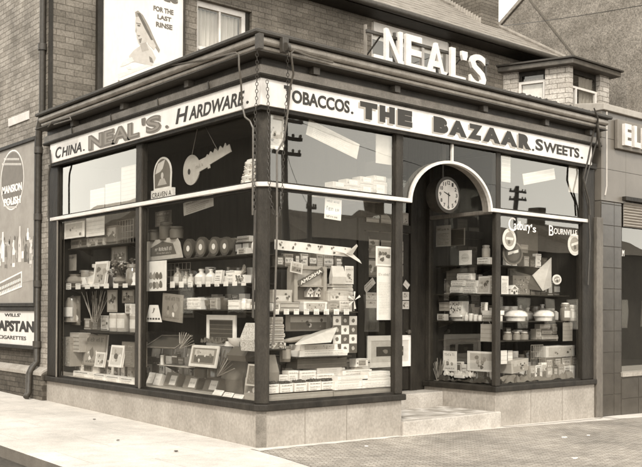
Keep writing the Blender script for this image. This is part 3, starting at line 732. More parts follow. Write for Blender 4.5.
# wires crossing the gable
def wire(a, b, sag, label):
    a = Vector(a); b = Vector(b)
    pts = [a.lerp(b, k/16)-Vector((0, 0, sag*4*(k/16)*(1-k/16))) for k in range(17)]
    return tag(MB().tube(pts, .008, IRON, 5).build('overhead_wire'), label, 'wire')
wire(at(480, 28, 'L', 14.0), at(660, 2, 'L', 9.5), .05, 'thin dark wire strung across the grey gable wall')

# ------------------------------------------------------------------ neighbouring shop at right
nb = thing('tiled_shop', 'neighbouring shop faced in dark tiles with a pale panelled front above', 'shop', (9, 1, 0))
nx = 6.515
def nbpier(mb):
    mb.box((nx, .02, -.3), (7.08, .4, 3.22), TILE_J)
    x0, xm, x1 = nx+.004, nx+.36, 7.076
    z = -.12; k = 0
    while z < 3.2:
        z1 = min(z+.33, 3.215)
        mb.box((x0, .008, z+.006), (xm-.005, .03, z1-.006), TILE); mb.box((xm+.005, .008, z+.006), (x1, .03, z1-.006), TILE)
        z = z1; k += 1
part(nb, 'tiled_pier', nbpier)
def nbbase(mb):
    mb.box((7.085, .02, -.4), (11, .4, .47), TILE_J)
    for i in range(8):
        for j in range(2): mb.box((7.09+i*.5, .008, -.2+j*.33), (7.58+i*.5, .03, .12+j*.33), TILE)
part(nb, 'tiled_base', nbbase)
pbox(nb, 'sill', (7.085, -.02, .475), (11, .2, .54), STONE)
pbox(nb, 'window_frame', (7.085, .05, .545), (7.16, .15, 3.2), WOOD_MID)
pbox(nb, 'shop_window', (7.165, .08, .545), (11, .086, 2.85), GLASS_DARK)
pbox(nb, 'back_panel', (7.1, 1.0, .3), (11, 1.05, 3.2), INT)
pbox(nb, 'window_bed', (7.165, .09, .5), (11, .95, .545), P[6])
def shut(mb):
    for i in range(9): mb.prism([(7.165, .03, 2.86+i*.045), (7.165, .0, 2.88+i*.045), (7.165, .03, 2.902+i*.045)], (3.8, 0, 0), P[5])
part(nb, 'blind_slats', shut)
pbox(nb, 'blind_box', (7.1, -.06, 3.27), (11, .06, 3.33), WOOD_DK)
def nbf(mb):
    for x0, x1 in ((nx, 7.2), (7.206, 8.6), (8.606, 11)):
        for z0, z1 in ((3.34 if x0 > 7.1 else 3.23, 3.72), (3.726, 4.2), (4.206, 4.62)): mb.box((x0, .01, z0), (x1, .4, z1), PANEL)
part(nb, 'facing_panel', nbf)
def cop(mb): mb.prism([(nx-.02, -.05, 4.62), (nx-.02, .5, 4.62), (nx-.02, .5, 4.80), (nx-.02, -.05, 4.72)], (5, 0, 0), P[5])
part(nb, 'coping', cop, .01)
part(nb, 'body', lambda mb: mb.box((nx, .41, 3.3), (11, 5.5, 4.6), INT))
def conduit(mb): mb.tube([(6.60, -.03, 4.6), (6.60, -.03, 3.45), (6.56, -.03, 3.3)], .012, P[6], 6)
part(nb, 'conduit', conduit)
sg = thing('block_letter_sign', 'projecting block letters fixed on the pale panels of the tiled shop', 'sign', (7.4, -.08, 4.1))
x0 = at(619, 130, 'F', -.08).x
pbox(sg, 'back_board', (x0, -.06, 4.06), (x0+.95, .0, 4.52), P[3], .01)
for i, c in enumerate('ELE'):
    mb = MB(); text_add(mb, c, (x0+.12+i*.27, -.063, 4.12), (1, 0, 0), (0, 0, 1), .19, .34, P[7], bold=.05, ext=.05); mb.build('letter', sg)
mb = MB(); a = at(620, 256, 'F', .07); text_add(mb, 'AM', a, (1, 0, 0), (0, 0, 1), .12, .10, P[8], ext=.002); mb.build('window_lettering', nb)

# ------------------------------------------------------------------ left wall signs
def board(name, label, cat, px0, px1, pz, d, frame=None, face=P[6], th=.04):
    ya, yb = at(px1, 220, 'L', d).y, at(px0, 220, 'L', d).y
    z0, z1 = pz
    r = thing(name, label, cat, (d, (ya+yb)/2, z0))
    pbox(r, 'panel', (d, ya, z0), (d+th, yb, z1), face)
    if frame:
        f = .06
        part(r, 'frame', lambda mb: (mb.box((d-.03, ya-f, z0-f), (d+th, ya, z1+f), frame), mb.box((d-.03, yb, z0-f), (d+th, yb+f, z1+f), frame),
             mb.box((d-.03, ya, z0-f), (d+th, yb, z0), frame), mb.box((d-.03, ya, z1), (d+th, yb, z1+f), frame)), .008)
    return r, ya, yb
PD = HX-.07
GPOST = mat('poster_grey', .31, .6, .2, 2.5)
hoard, ya, yb = board('wall_poster', 'large framed floor polish poster with a round emblem and bottles on the brick side wall', 'poster', -62, 35.5, (1.60, 4.17), PD, WOOD_DK, GPOST)
def LP(px, py, d): p = at(px, py, 'L', d); return p.y, p.z
def poly(mb, pts, d, m): mb.quad([(d, *LP(x, y, d)) for x, y in pts], m)
def oval(mb, cx, cy_, ry, rz, d, m, n=32):
    y, z = LP(cx, cy_, d); mb.quad([(d, y+ry*math.cos(2*math.pi*k/n), z+rz*math.sin(2*math.pi*k/n)) for k in range(n)], m)
def poster_art(mb):
    d = PD-.002
    oval(mb, 12, 180, .50, .50, d, P[8]); oval(mb, 12, 180, .475, .475, d-.001, P[4])
    oval(mb, 12, 180, .455, .455, d-.0015, P[3])
    text_px(mb, 'MANSION', 'L', d-.003, 2.4, 21.8, 3.43, 3.56, P[9], 175, bold=.03); text_px(mb, 'POLISH', 'L', d-.003, 4, 20.5, 3.22, 3.35, P[9], 190, bold=.03)
    rr = random.Random(2)
    for cx, top, bot, wd, m in ((3, 232, 262, 5, P[8]), (10, 236, 268, 4, P[5]), (-12, 225, 270, 9, P[7]), (20, 226, 262, 4, P[7]), (26, 244, 262, 4, P[2]), (28, 228, 240, 3, P[8])):
        y, z1 = LP(cx, top, d); _, z0 = LP(cx, bot, d); w_ = wd*.016
        pts = [(w_, 0), (w_, .55), (w_*.4, .72), (w_*.4, 1), (-w_*.4, 1), (-w_*.4, .72), (-w_, .55), (-w_, 0)]
        mb.quad([(d-.002, y+a, z0+(z1-z0)*b) for a, b in pts], m)
    for k in range(40):
        y, z = LP(rr.uniform(-4, 32), rr.uniform(238, 268), d); s_ = rr.uniform(.012, .035)
        mb.quad([(d-.0026, y+s_*math.cos(a), z+s_*1.6*math.sin(a)) for a in (0, 1.2, 2.3, 3.4, 4.6, 5.4)], rr.choice((P[7], P[2], P[8], P[4])))
    poly(mb, [(-30, 297), (-30, 308), (22, 287), (22, 271)], d-.003, P[8]); poly(mb, [(-29, 298.5), (-29, 306), (21, 285.5), (21, 273)], d-.0035, P[4])
    # slanting lines of ribbon lettering
    poly(mb, [(-60, 262), (-60, 300), (34, 280), (34, 258)], d-.0008, P[5]); poly(mb, [(-60, 150), (-60, 215), (-20, 205), (-16, 148)], d-.0008, P[5])
    for yy, a_, b_ in ((158, 4, 20), (163, 2, 22), (201, 4, 20), (206, 6, 18)):
        for k in range(int((b_-a_)/1.4)): poly(mb, [(a_+k*1.4, yy), (a_+k*1.4, yy+2.2), (a_+k*1.4+1, yy+2.2), (a_+k*1.4+1, yy)], d-.003, P[7])
    for cx, top, bot, wd, m in ((0, 238, 266, 3, P[8]), (6, 244, 268, 3, P[3]), (14, 240, 267, 3.5, P[8]), (17, 236, 262, 2.5, P[4]), (23, 238, 262, 3, P[5]), (31, 240, 264, 3, P[7]), (33.5, 236, 260, 2, P[3])):
        y, z1 = LP(cx, top, d); _, z0 = LP(cx, bot, d); w_ = wd*.016
        mb.quad([(d-.0035, y+a_*w_, z0+(z1-z0)*b_) for a_, b_ in ((1, 0), (1, .6), (.4, .75), (.4, 1), (-.4, 1), (-.4, .75), (-1, .6), (-1, 0))], m)
        mb.quad([(d-.0040, y+a_*w_, z0+(z1-z0)*b_) for a_, b_ in ((.9, .15), (.9, .45), (-.9, .45), (-.9, .15))], P[5] if m != P[5] else P[8])
    for k in range(15):
        x = -3+k*1.6
        for dy in (0, 5): poly(mb, [(x, 288.5-k*.72+dy), (x, 291.5-k*.72+dy), (x+1, 291-k*.72+dy), (x+1, 288-k*.72+dy)], d-.0042, P[8])
mb = MB(); poster_art(mb); mb.build('printing', hoard)
cap, ya, yb = board('enamel_sign', 'white enamel cigarette advertisement below the poster on the brick side wall', 'sign', -12, 36.5, (.92, 1.47), PD+.01, WOOD_DK, WHITE2)
def cap_art(mb):
    d = PD+.008
    text_px(mb, "WILLS'", 'L', d, 4.5, 20.5, 1.375, 1.43, INK, 315, bold=.02); text_px(mb, 'CAPSTAN', 'L', d, -7.5, 34, 1.13, 1.31, INK, 328, bold=.05)
    text_px(mb, 'CIGARETTES', 'L', d, -1, 26, 1.0, 1.06, INK, 338, bold=.01)
mb = MB(); cap_art(mb); mb.build('printing', cap)
pl = thing('street_plate', 'small blank pale plate high on the brick side wall', 'sign', (HX, 6.8, 4.55))
ya, yb = at(28.5, 122, 'L', HX-.02).y, at(8, 126, 'L', HX-.02).y
pbox(pl, 'plate', (HX-.02, ya, 4.57), (HX, yb, 4.71), P[7], .006)

# hoarding on the upper front wall
ho = thing('hoarding', 'tall white framed billboard with a woman in a headscarf on the upper brick wall', 'billboard', (1.6, HY-.06, 4.5))
hx0, hx1, hd = .90, 2.40, HY-.06
pbox(ho, 'panel', (hx0, hd, 4.5), (hx1, hd+.05, 7.3), WHITE2)
part(ho, 'frame', lambda mb: (mb.box((hx0-.10, hd-.03, 4.45), (hx0, hd+.06, 7.4), WOOD_DK), mb.box((hx1, hd-.03, 4.45), (hx1+.03, hd+.06, 7.4), WOOD_MID), mb.box((hx0, hd-.03, 7.3), (hx1, hd+.06, 7.4), WOOD_DK)), .01)
def art(mb):
    d = hd-.003
    def pp(pts, m, e=0): mb.quad([at(x, y, 'F', d-e) for x, y in pts], m)
    pp([(135, 12), (138, 10.5), (143, 15), (149, 26), (156, 42), (160, 50), (159, 53), (155, 47), (150, 36), (146, 26), (142, 20), (139, 17), (136, 18)], P[4])
    pp([(137, 13), (140, 13), (146, 25), (153, 40), (151, 40), (144, 27)], P[2], .0015)
    pp([(136, 17), (139, 16.5), (142, 20), (145, 27), (147, 35), (147, 42), (143, 46), (139, 44), (137, 38), (136, 30), (135.4, 24)], P[6], .001)
    pp([(136.2, 22.5), (141, 23.5), (141, 24.6), (136.2, 23.6)], P[3], .002); pp([(137.4, 24.5), (140.2, 25), (140.2, 26.6), (137.6, 26.2)], P[2], .002); pp([(136, 27), (137.2, 30), (136.2, 33), (135.2, 31)], P[5], .002); pp([(137, 35), (140.5, 35.2), (139, 37)], P[3], .002); pp([(140, 44), (146, 42), (149, 50), (142, 52)], P[5], .0012); pp([(124, 60), (132, 57), (134, 61), (126, 65), (120, 67)], P[7], .002); pp([(118, 74), (150, 63), (160, 62), (160, 64), (150, 66), (119, 78)], P[7], .0003); pp([(138.6, 39), (142, 38), (141, 43), (139.6, 43)], P[3], .002)
    pp([(147, 27), (150, 34), (156, 46), (154, 50), (148, 44), (146, 34)], P[6], .0012)
    pp([(129, 56), (134, 50), (140, 46), (147, 44), (152, 50), (156, 58), (152, 66), (144, 64), (136, 62), (130, 62)], P[6], .0005)
    pp([(135, 52), (141, 51), (146, 54), (140, 55)], P[6], .002)
    pp([(149, 56), (152, 58), (153.5, 63), (150, 62)], P[3], .002); pp([(118, 80), (119.6, 80), (120, 85), (118.6, 86)], P[4], .002); pp([(127, 67), (131, 66), (131.4, 69), (128, 69.5)], P[7], .002)
    z = lambda px, py: at(px, py, 'F', d).z
    text_px(mb, 'FOR THE', 'F', d, 153.5, 173, z(163, 12.6), z(163, 7.6), INKM, 10, bold=.03)
    text_px(mb, 'LAST', 'F', d, 157.5, 171, z(163, 20), z(163, 15.6), INKM, 18, bold=.03)
    text_px(mb, 'RINSE', 'F', d, 156, 172, z(163, 28), z(163, 23), INKM, 25, bold=.03)
    text_px(mb, 'ue', 'F', d, 163, 177.5, z(170, 2.5), z(170, -5), INKM, 2, bold=.06)
mb = MB(); art(mb); mb.build('printing', ho)

# ------------------------------------------------------------------ awning gear, chains, cables
ag = thing('awning_gear', 'folded awning arms with chains and crank rods along the shop cornice', 'awning', (0, 0, 4.2))
def tubepx(mb, pts, r, m=GALV, seg=7):
    mb.tube([at(x, y, pl_, d) for x, y, pl_, d in pts], r, m, seg)
def armL(mb):
    d = -.29
    tubepx(mb, [(166, 66, 'L', d), (200, 60.5, 'L', d), (236, 52.5, 'L', d), (239, 55, 'L', d), (239, 66, 'L', d), (241, 82, 'L', d+.05), (242, 105, 'L', -.12), (245, 117, 'L', -.12), (250, 121, 'L', -.1), (253, 128, 'L', -.09), (253, 160, 'L', -.09), (252.5, 215, 'L', -.09)], .011)
part(ag, 'arm', armL)
def armL2(mb):
    d = -.29
    tubepx(mb, [(48, 127, 'L', d), (52, 122, 'L', d), (70, 117, 'L', d), (71, 119.5, 'L', d), (54, 124.5, 'L', d)], .010)
part(ag, 'arm', armL2)
def armF(mb):
    d = -.3
    tubepx(mb, [(333, 62.5, 'F', d), (310, 56.5, 'F', d), (294, 50, 'F', d), (291, 53, 'F', d), (292, 62, 'F', d), (293.5, 74, 'F', -.24), (290, 88, 'F', -.16), (288, 110, 'F', -.13), (284, 140, 'F', -.11), (277, 152, 'F', -.11), (277, 230, 'F', -.11), (275, 300, 'F', -.1), (273, 345, 'F', -.1)], .012)
part(ag, 'arm', armF)
def armR(mb):
    d = -.28
    tubepx(mb, [(555, 103, 'F', d), (575, 107.5, 'F', d), (592, 112, 'F', d), (595, 116, 'F', d), (594, 130, 'F', -.2), (588, 160, 'F', -.13), (583.5, 178, 'F', -.10), (586, 190, 'F', -.09), (589, 200, 'F', -.08), (590, 215, 'F', -.08)], .014, IRON)
    tubepx(mb, [(596, 112, 'F', d), (598, 128, 'F', d), (600, 150, 'F', -.2)], .02, IRON)
part(ag, 'arm', armR)
def chain(mb, path, r=.011):
    pts = [at(x, y, pl_, d) for x, y, pl_, d in path]
    k = 0
    for a, b in zip(pts, pts[1:]):
        L = (b-a).length; n = max(1, int(L/.036)); t = (b-a).normalized()
        for i in range(n):
            c = a.lerp(b, (i+.5)/n); s_ = t.orthogonal() if k % 2 else t.cross(t.orthogonal()); k += 1
            ring = [c + t*(.022*math.cos(q)) + s_*(.010*math.sin(q)) for q in [2*math.pi*j/8 for j in range(9)]]
            mb.tube(ring, .0038, IRON, 4, cap=False)
cpath = [(257, 38, 'L', -.32), (257, 75, 'L', -.2), (256.5, 100, 'L', -.13), (255, 118, 'L', -.12), (255, 175, 'L', -.11), (254, 212, 'L', -.11)]
part(ag, 'chain', lambda mb: chain(mb, cpath))
part(ag, 'chain', lambda mb: chain(mb, [(267, 80, 'F', -.16), (269, 120, 'F', -.12), (268.5, 170, 'F', -.11), (270, 195, 'F', -.11), (274, 214, 'F', -.11), (279, 216, 'F', -.11), (282, 200, 'F', -.11), (283, 165, 'F', -.11), (285, 120, 'F', -.12), (288, 80, 'F', -.2), (287, 45, 'F', -.33)]))
part(ag, 'pulley', lambda mb: (mb.box(at(286, 41, 'F', -.36)-Vector((.04, 0, .12)), at(286, 41, 'F', -.36)+Vector((.04, .06, .04)), IRON), mb.lathe([(.0, -.02), (.05, -.02), (.035, 0), (.05, .02), (0, .02)], IRON, at(287, 47, 'F', -.37), 14, 'x')), .005)
part(ag, 'pulley', lambda mb: mb.box(at(257, 39, 'L', -.36)-Vector((0, .04, .1)), at(257, 39, 'L', -.36)+Vector((.06, .04, .06)), IRON), .005)
part(ag, 'crank_rod', lambda mb: tubepx(mb, [(255, 210, 'L', -.10), (253, 300, 'L', -.1), (253, 318, 'L', -.1)], .013, IRON))
cb = tag(MB().tube([at(x, y, 'F', d) for x, y, d in ((594, 108, -.33), (598, 118, -.33), (597, 140, -.15), (588, 172, -.05), (584, 190, -.05), (588, 205, -.05), (590, 240, -.04), (588, 285, -.03))], .012, IRON, 6).build('cable'),
    'dark cable hanging in a slack curve down the right end of the fascia', 'cable')
cb2 = tag(MB().tube([at(x, y, 'L', -.12) for x, y in ((50, 150), (51, 164), (49, 172), (48.5, 185), (48.5, 219))], .014, IRON, 6).build('cable'),
    'dark cable hanging down the left end of the fascia', 'cable')
# ------------------------------------------------------------------ across the street (seen mirrored in the panes)
def far_house(label, x0, x1, y0, y1, zb, ze, zrd, along, m):
    h_ = thing('terrace_house', label, 'house', ((x0+x1)/2, (y0+y1)/2, zb))
    pbox(h_, 'wall', (x0, y0, zb-.5), (x1, y1, ze), m)
    if along == 'x':
        ym = (y0+y1)/2; pts = [(x0-.1, y0-.3, ze), (x0-.1, ym, zrd), (x0-.1, y1+.3, ze)]; e = (x1-x0+.2, 0, 0)
    else:
        xm = (x0+x1)/2; pts = [(x0-.3, y0-.1, ze), (xm, y0-.1, zrd), (x1+.3, y0-.1, ze)]; e = (0, y1-y0+.2, 0)
    r_ = part(h_, 'roof', lambda mb: mb.prism(pts, e, SLATE))
    cx_, cy_ = (x0+.8, (y0+y1)/2)
    pbox(r_, 'chimney', (cx_-.35, cy_-.3, ze), (cx_+.35, cy_+.3, zrd+.9), BRICK_CH)
    return h_
DKB = mat('sooty_brick', .035, .9, .3, 2)
for lab, x0, x1, ze, zrd in (('far terrace house across the road, end house next to the gap', 19.0, 25.5, 4.6, 6.3), ('far terrace house across the road, second house from the gap', 25.6, 32, 4.9, 6.6),
                        ('far terrace house across the road, third house from the gap', 32.1, 39, 4.7, 6.4), ('far terrace house across the road, fourth house from the gap', 39.1, 47, 4.9, 6.8)):
    hh = far_house(lab, x0, x1, -30, -22, -1, ze, zrd, 'x', DKB)
    for k in range(3):
        xw = x0+.8+k*(x1-x0)/3
        w_ = pbox(hh, 'window', (xw, -22, .6), (xw+1, -21.95, 2.2), WHITE); pbox(w_, 'pane', (xw+.08, -21.95, .68), (xw+.92, -21.94, 2.12), GLASS_DARK)
hh = far_house('tall soot dark building facing the left window across the side road', -26, -14, 4, 27.6, 0, 9.6, 12, 'y', DKB)
for k in range(6):
    w_ = pbox(hh, 'window', (-14, 6+k*3.5, 1.2), (-13.96, 7.1+k*3.5, 3.1), WOOD_LT); pbox(w_, 'pane', (-13.96, 6.1+k*3.5, 1.3), (-13.95, 7.0+k*3.5, 3.0), GLASS_DARK)
for lab, y0, y1, ze, zrd in (('low dark house across the side road beside the tall building', 28.2, 33, 4.6, 7.0), ('low dark house farther along the side road', 33.1, 40, 5.0, 7.4)):
    far_house(lab, -22, -14, y0, y1, .5, ze, zrd, 'y', DKB)
def pole(x, y, top, r, label, arms, wide=.55):
    t = thing('telegraph_pole', label, 'pole', (x, y, zg(x, y)))
    part(t, 'post', lambda mb: mb.tube([(x, y, zg(x, y)-.3), (x, y, top)], [r*1.15, r*.8], IRON, 12))
    for z in arms:
        a = part(t, 'cross_arm', lambda mb: mb.box((x-wide, y+.08, z-.05), (x+wide, y+.16, z+.05), IRON))
        for q in (-.9, -.45, .45, .9): part(a, 'insulator', lambda mb: mb.lathe([(.0, 0), (.03, 0), (.045, .05), (.03, .1), (0, .11)], P[3], (x+q*wide, y+.12, z+.05), 8))
pole(11.3, -14, 7.6, .13, 'stout telegraph pole with crossarms at the near kerb across the road', (7.3, 6.75, 6.3))
pole(17.2, -20, 6.1, .12, 'plain shorter pole in the gap between houses across the road', (5.6,), .25)
pole(30.3, -20, 7.6, .1, 'thin far telegraph pole with crossarms before the terrace', (7.3, 6.9), .6)
for a, b, lab in (((11.3, -13.9, 7.4), (30.3, -19.9, 7.4), 'upper wire slung between two telegraph poles'), ((11.3, -13.9, 6.4), (17.2, -19.9, 5.6), 'lower wire from the stout pole to the plain pole')):
    wire(a, b, .3, lab)

# ------------------------------------------------------------------ stock in the windows
ROTZ = {'F': 0.0, 'L': -math.pi/2}
def words(mb, x0, x1, z0, z1, y, m, rr):
    x = x0; hh = z1-z0
    while x < x1-.3*hh:
        nl = rr.randint(2, 7)
        for _ in range(nl):
            lw = hh*rr.uniform(.35, .65)
            if x+lw > x1: return
            t = rr.choice((1, .72, .72, 1)); H = hh*t
            if hh < .014: mb.quad([(x, y, z0), (x+lw, y, z0), (x+lw, y, z0+H), (x, y, z0+H)], m)
            else:                                   # stems and bars of worn, unreadable type
                s_ = hh*.15; g = rr.randint(0, 4); rect(mb, x, x+s_, z0, z0+H, y, m)
                if g in (1, 2): rect(mb, x+lw-s_, x+lw, z0, z0+H, y, m)
                if g in (0, 1, 3): rect(mb, x+s_, x+lw-s_*(g == 1), z0+H-s_, z0+H, y, m)
                if g in (2, 3, 4): rect(mb, x+s_, x+lw-s_*(g == 2)-s_*.2, z0+H*.45, z0+H*.45+s_, y, m)
                if g in (3, 4): rect(mb, x+s_, x+lw, z0, z0+s_, y, m)
            x += lw+hh*.2
        x += hh*.5
def rect(mb, x0, x1, z0, z1, y, m): mb.quad([(x0, y, z0), (x1, y, z0), (x1, y, z1), (x0, y, z1)], m)
def blob(mb, cx, cz, r, y, m, rr, sx=1):
    n = 9; mb.quad([(cx+r*sx*rr.uniform(.6, 1.1)*math.cos(2*math.pi*k/n), y, cz+r*rr.uniform(.6, 1.1)*math.sin(2*math.pi*k/n)) for k in range(n)], m)
def prints(mb, w, h, y, st, rr, ink, alt):
    e = .0012; y -= e
    if st == 'text':
        words(mb, -w*.40, w*.40, h*.76, h*.76+min(h*.12, w*.13), y, ink, rr)
        n = max(2, int(h/.035)); 
        for i in range(n):
            z = h*.10+h*.56*i/n; words(mb, -w*.40, w*rr.uniform(.2, .40), z, z+h*.56/n*.5, y, alt, rr)
    elif st == 'ad':
        rect(mb, -w*.44, w*.44, h*.05, h*.95, y, alt); words(mb, -w*.38, w*.38, h*.76, h*.76+min(h*.13, w*.14), y-e, ink, rr)
        for _ in range(5): blob(mb, rr.uniform(-.25, .25)*w, rr.uniform(.22, .55)*h, min(w, h)*rr.uniform(.08, .2), y-e*(1+_*.2), rr.choice((ink, P[8], P[5], P[3])), rr)
        words(mb, -w*.36, w*.36, h*.10, h*.17, y-e, ink, rr)
    elif st == 'pic':
        rect(mb, -w*.40, w*.40, h*.10, h*.90, y, alt); rect(mb, -w*.40, w*.40, h*.55, h*.90, y-e, P[6])
        for k in range(8): blob(mb, rr.uniform(-.33, .33)*w, rr.uniform(.2, .75)*h, min(w, h)*rr.uniform(.05, .16), y-e*(2+k*.2), rr.choice((ink, P[2], P[5], P[7], P[3])), rr, rr.uniform(.7, 1.6))
    elif st == 'panels':
        for x0_, x1_ in ((-.36, .12), (.2, .36)): rect(mb, w*x0_, w*x1_, h*.28, h*.72, y, P[1]); blob(mb, w*(x0_+x1_)/2, h*.5, h*.12, y-e, P[4], rr, 1.6)
    elif st == 'band':
        rect(mb, -w*.5, w*.5, h*.30, h*.70, y, alt); words(mb, -w*.40, w*.40, h*.40, h*.60, y-e, ink, rr)
        words(mb, -w*.40, w*.40, h*.80, h*.90, y, ink, rr); words(mb, -w*.40, w*.3, h*.08, h*.18, y, ink, rr)
    elif st == 'label':
        rect(mb, -w*.46, w*.46, h*.06, h*.10, y, ink); rect(mb, -w*.46, w*.46, h*.90, h*.94, y, ink); blob(mb, w*rr.choice((-.39, .39)), h*.5, min(w, h)*.12, y, rr.choice((P[2], P[5], P[8])), rr)
        rect(mb, -w*.30, w*.30, h*.2, h*.85, y, alt); words(mb, -w*.26, w*.26, h*.58, h*.58+min(h*.16, w*.12), y-e, ink, rr); words(mb, -w*.24, w*.24, h*.3, h*.42, y-e, ink, rr)
    elif st == 'tag':
        rect(mb, -w*.06, w*.44, h*.10, h*.80, y, P[9]); words(mb, 0, w*.38, h*.4, h*.52, y-e, P[5], rr)
    elif st == 'lines':
        n = max(2, int(h/.05))
        for i in range(n): rect(mb, -w*.5, w*.5, h*(i+.75)/n, h*(i+.9)/n, y, ink)
    elif st == 'check':
        for i in range(3):
            for j in range(4):
                rect(mb, -w*.5+w*i/3+.003, -w*.5+w*(i+1)/3-.003, h*j/4+.003, h*(j+1)/4-.003, y, P[8] if (i+j) % 2 else P[2])
                for _ in range(2): blob(mb, -w*.5+w*(i+.5)/3, h*(j+.5)/4, w*.07, y-e*(1+_*.3), P[3] if (i+j) % 2 else P[6], rr)
    elif st == 'oval':
        n = 20; mb.quad([(w*.34*math.cos(2*math.pi*k/n), y, h*.5+h*.30*math.sin(2*math.pi*k/n)) for k in range(n)], alt)
        words(mb, -w*.24, w*.24, h*.45, h*.57, y-e, ink, rr)
    elif st == 'spots':
        for _ in range(int(60)): blob(mb, rr.uniform(-.44, .44)*w, rr.uniform(.05, .95)*h, rr.uniform(.005, .016), y-e*rr.uniform(.1, 1), rr.choice((ink, alt)), rr)
    elif st == 'fruit':
        for i in range(2):
            for j in range(4): blob(mb, -w*.25+w*.16*j, h*.2+h*.3*i, w*.11, y-e*(i+j*.2), rr.choice((ink, alt)), rr)
def K_card(w, h, k, rr):
    t = .006; mb = MB(); b = k.get('body', P[8]); mb.box((-w/2, 0, 0), (w/2, t, h), b)
    prints(mb, w, h, 0, k.get('st', 'text'), rr, k.get('ink', P[1]), k.get('alt', P[4]))
    out = [('card', mb)]
    if k.get('strings'):
        s = MB()
        for x in (-w*.35, w*.35): s.tube([(x, .003, h), (x*.6, .003, h+k['strings'])], .0025, P[6], 4)
        out.append(('string', s))
    return out
def K_box(w, h, k, rr):
    dp = k.get('dp', min(.22, max(.05, w*.6))); mb = MB(); b = k.get('body', P[8])
    mb.box((-w/2, 0, 0), (w/2, dp, h), b)
    if k.get('lid', h > .1): mb.box((-w/2-.003, -.003, h*.78), (w/2+.003, dp+.003, h+.003), b)
    prints(mb, w, h, -.004, k.get('st', 'label'), rr, k.get('ink', P[1]), k.get('alt', P[5]))
    return [('carton', mb)]
_gl = {}
def glaze(m):
    """the same tone with a glazed, glassy finish"""
    if m.name in _gl: return _gl[m.name]
    c = m.copy(); c.name = m.name.replace('print', 'glaze'); p_ = c.node_tree.nodes['Principled BSDF']; p_.inputs['Roughness'].default_value = .12; p_.inputs['Specular IOR Level'].default_value = .6
    _gl[m.name] = c; return c
def L_(prof, w, h): return [(r*w/2, z*h) for r, z in prof]
BOT = [(.0, 0), (.9, 0), (1, .04), (1, .55), (.8, .68), (.36, .78), (.34, .9), (.45, .91), (.45, 1), (.0, 1)]
JAR = [(.0, 0), (.9, 0), (1, .05), (1, .72), (.8, .8), (.8, .84), (.9, .85), (.9, .98), (.8, 1), (.0, 1)]
VASE = [(.0, 0), (.75, 0), (.8, .06), (.55, .14), (.95, .35), (1, .5), (.75, .75), (.5, .85), (.62, 1), (.0, .97)]
LAMP = [(.0, 0), (1, 0), (1, .12), (.7, .16), (.8, .4), (.45, .5), (.3, .56), (.3, .8), (.42, .84), (.42, .97), (.0, 1)]
TIN = [(.0, 0), (.97, 0), (1, .02), (1, .86), (1.04, .87), (1.04, .98), (1, 1), (.0, 1)]
BOWL = [(.0, 0), (.45, 0), (.5, .12), (.8, .4), (1, 1), (.94, 1), (.7, .45), (.0, .3)]
PIE = [(.0, 0), (.8, 0), (.86, .38), (1, .42), (1, .55), (.9, .78), (.55, .97), (.0, 1)]
JUG = [(.0, 0), (.8, 0), (1, .3), (.95, .5), (.6, .75), (.75, 1), (.68, 1), (.5, .75), (.0, .7)]
def K_lathe(w, h, k, rr):
    mb = MB(); mb.lathe(L_(k['prof'], w, h), glaze(k.get('body', P[6])), (0, w/2, 0), 18)
    out = [(k.get('pn', 'body'), mb)]
    if k.get('lb'):
        lb = MB(); n = 9; z0, z1 = k['lb']
        vs = []
        for i in range(n+1):
            a = -math.pi/2+(i/n-.5)*2.2; vs += [(w/2*1.01*math.cos(a), w/2+w/2*1.01*math.sin(a), z0*h), (w/2*1.01*math.cos(a), w/2+w/2*1.01*math.sin(a), z1*h)]
        lb.add(vs, [(2*i, 2*i+2, 2*i+3, 2*i+1) for i in range(n)], k.get('lm', P[8]), True); out.append(('paper_label', lb))
    if k.get('cap'):
        c = MB(); c.lathe([(.0, h), (k['cap']*w/2, h), (k['cap']*w/2, h*1.07), (.0, h*1.08)], k.get('capm', P[2]), (0, w/2, 0), 12); out.append(('stopper', c))
    if k.get('handle'):
        c = MB(); c.tube([(w*.4, w/2, h*.8), (w*.66, w/2, h*.75), (w*.66, w/2, h*.4), (w*.45, w/2, h*.3)], .008, k.get('body', P[6]), 6); out.append(('handle', c))
    return out
def K_frame(w, h, k, rr):
    f = k.get('fw', .03); fr = MB(); m = k.get('body', P[8])
    for a, b in (((-w/2, 0, 0), (-w/2+f, .02, h)), ((w/2-f, 0, 0), (w/2, .02, h)), ((-w/2+f, 0, 0), (w/2-f, .02, f)), ((-w/2+f, 0, h-f), (w/2-f, .02, h))): fr.box(a, b, m)
    p = MB(); p.box((-w/2+f, .008, f), (w/2-f, .014, h-f), k.get('mount', P[2]))
    q = MB(); prints(q, w-2*f, h-2*f, .007, k.get('st', 'pic'), rr, k.get('ink', P[1]), k.get('alt', P[4]))
    for v in q.v: v.z += f
    p.add(q.v, q.f, P[4]); 
    base = len(p.f)-len(q.f)
    for i in range(len(q.f)): p.m[base+i] = p.mi(q.slots[q.m[i]])
    return [('frame', fr), ('picture', p)]
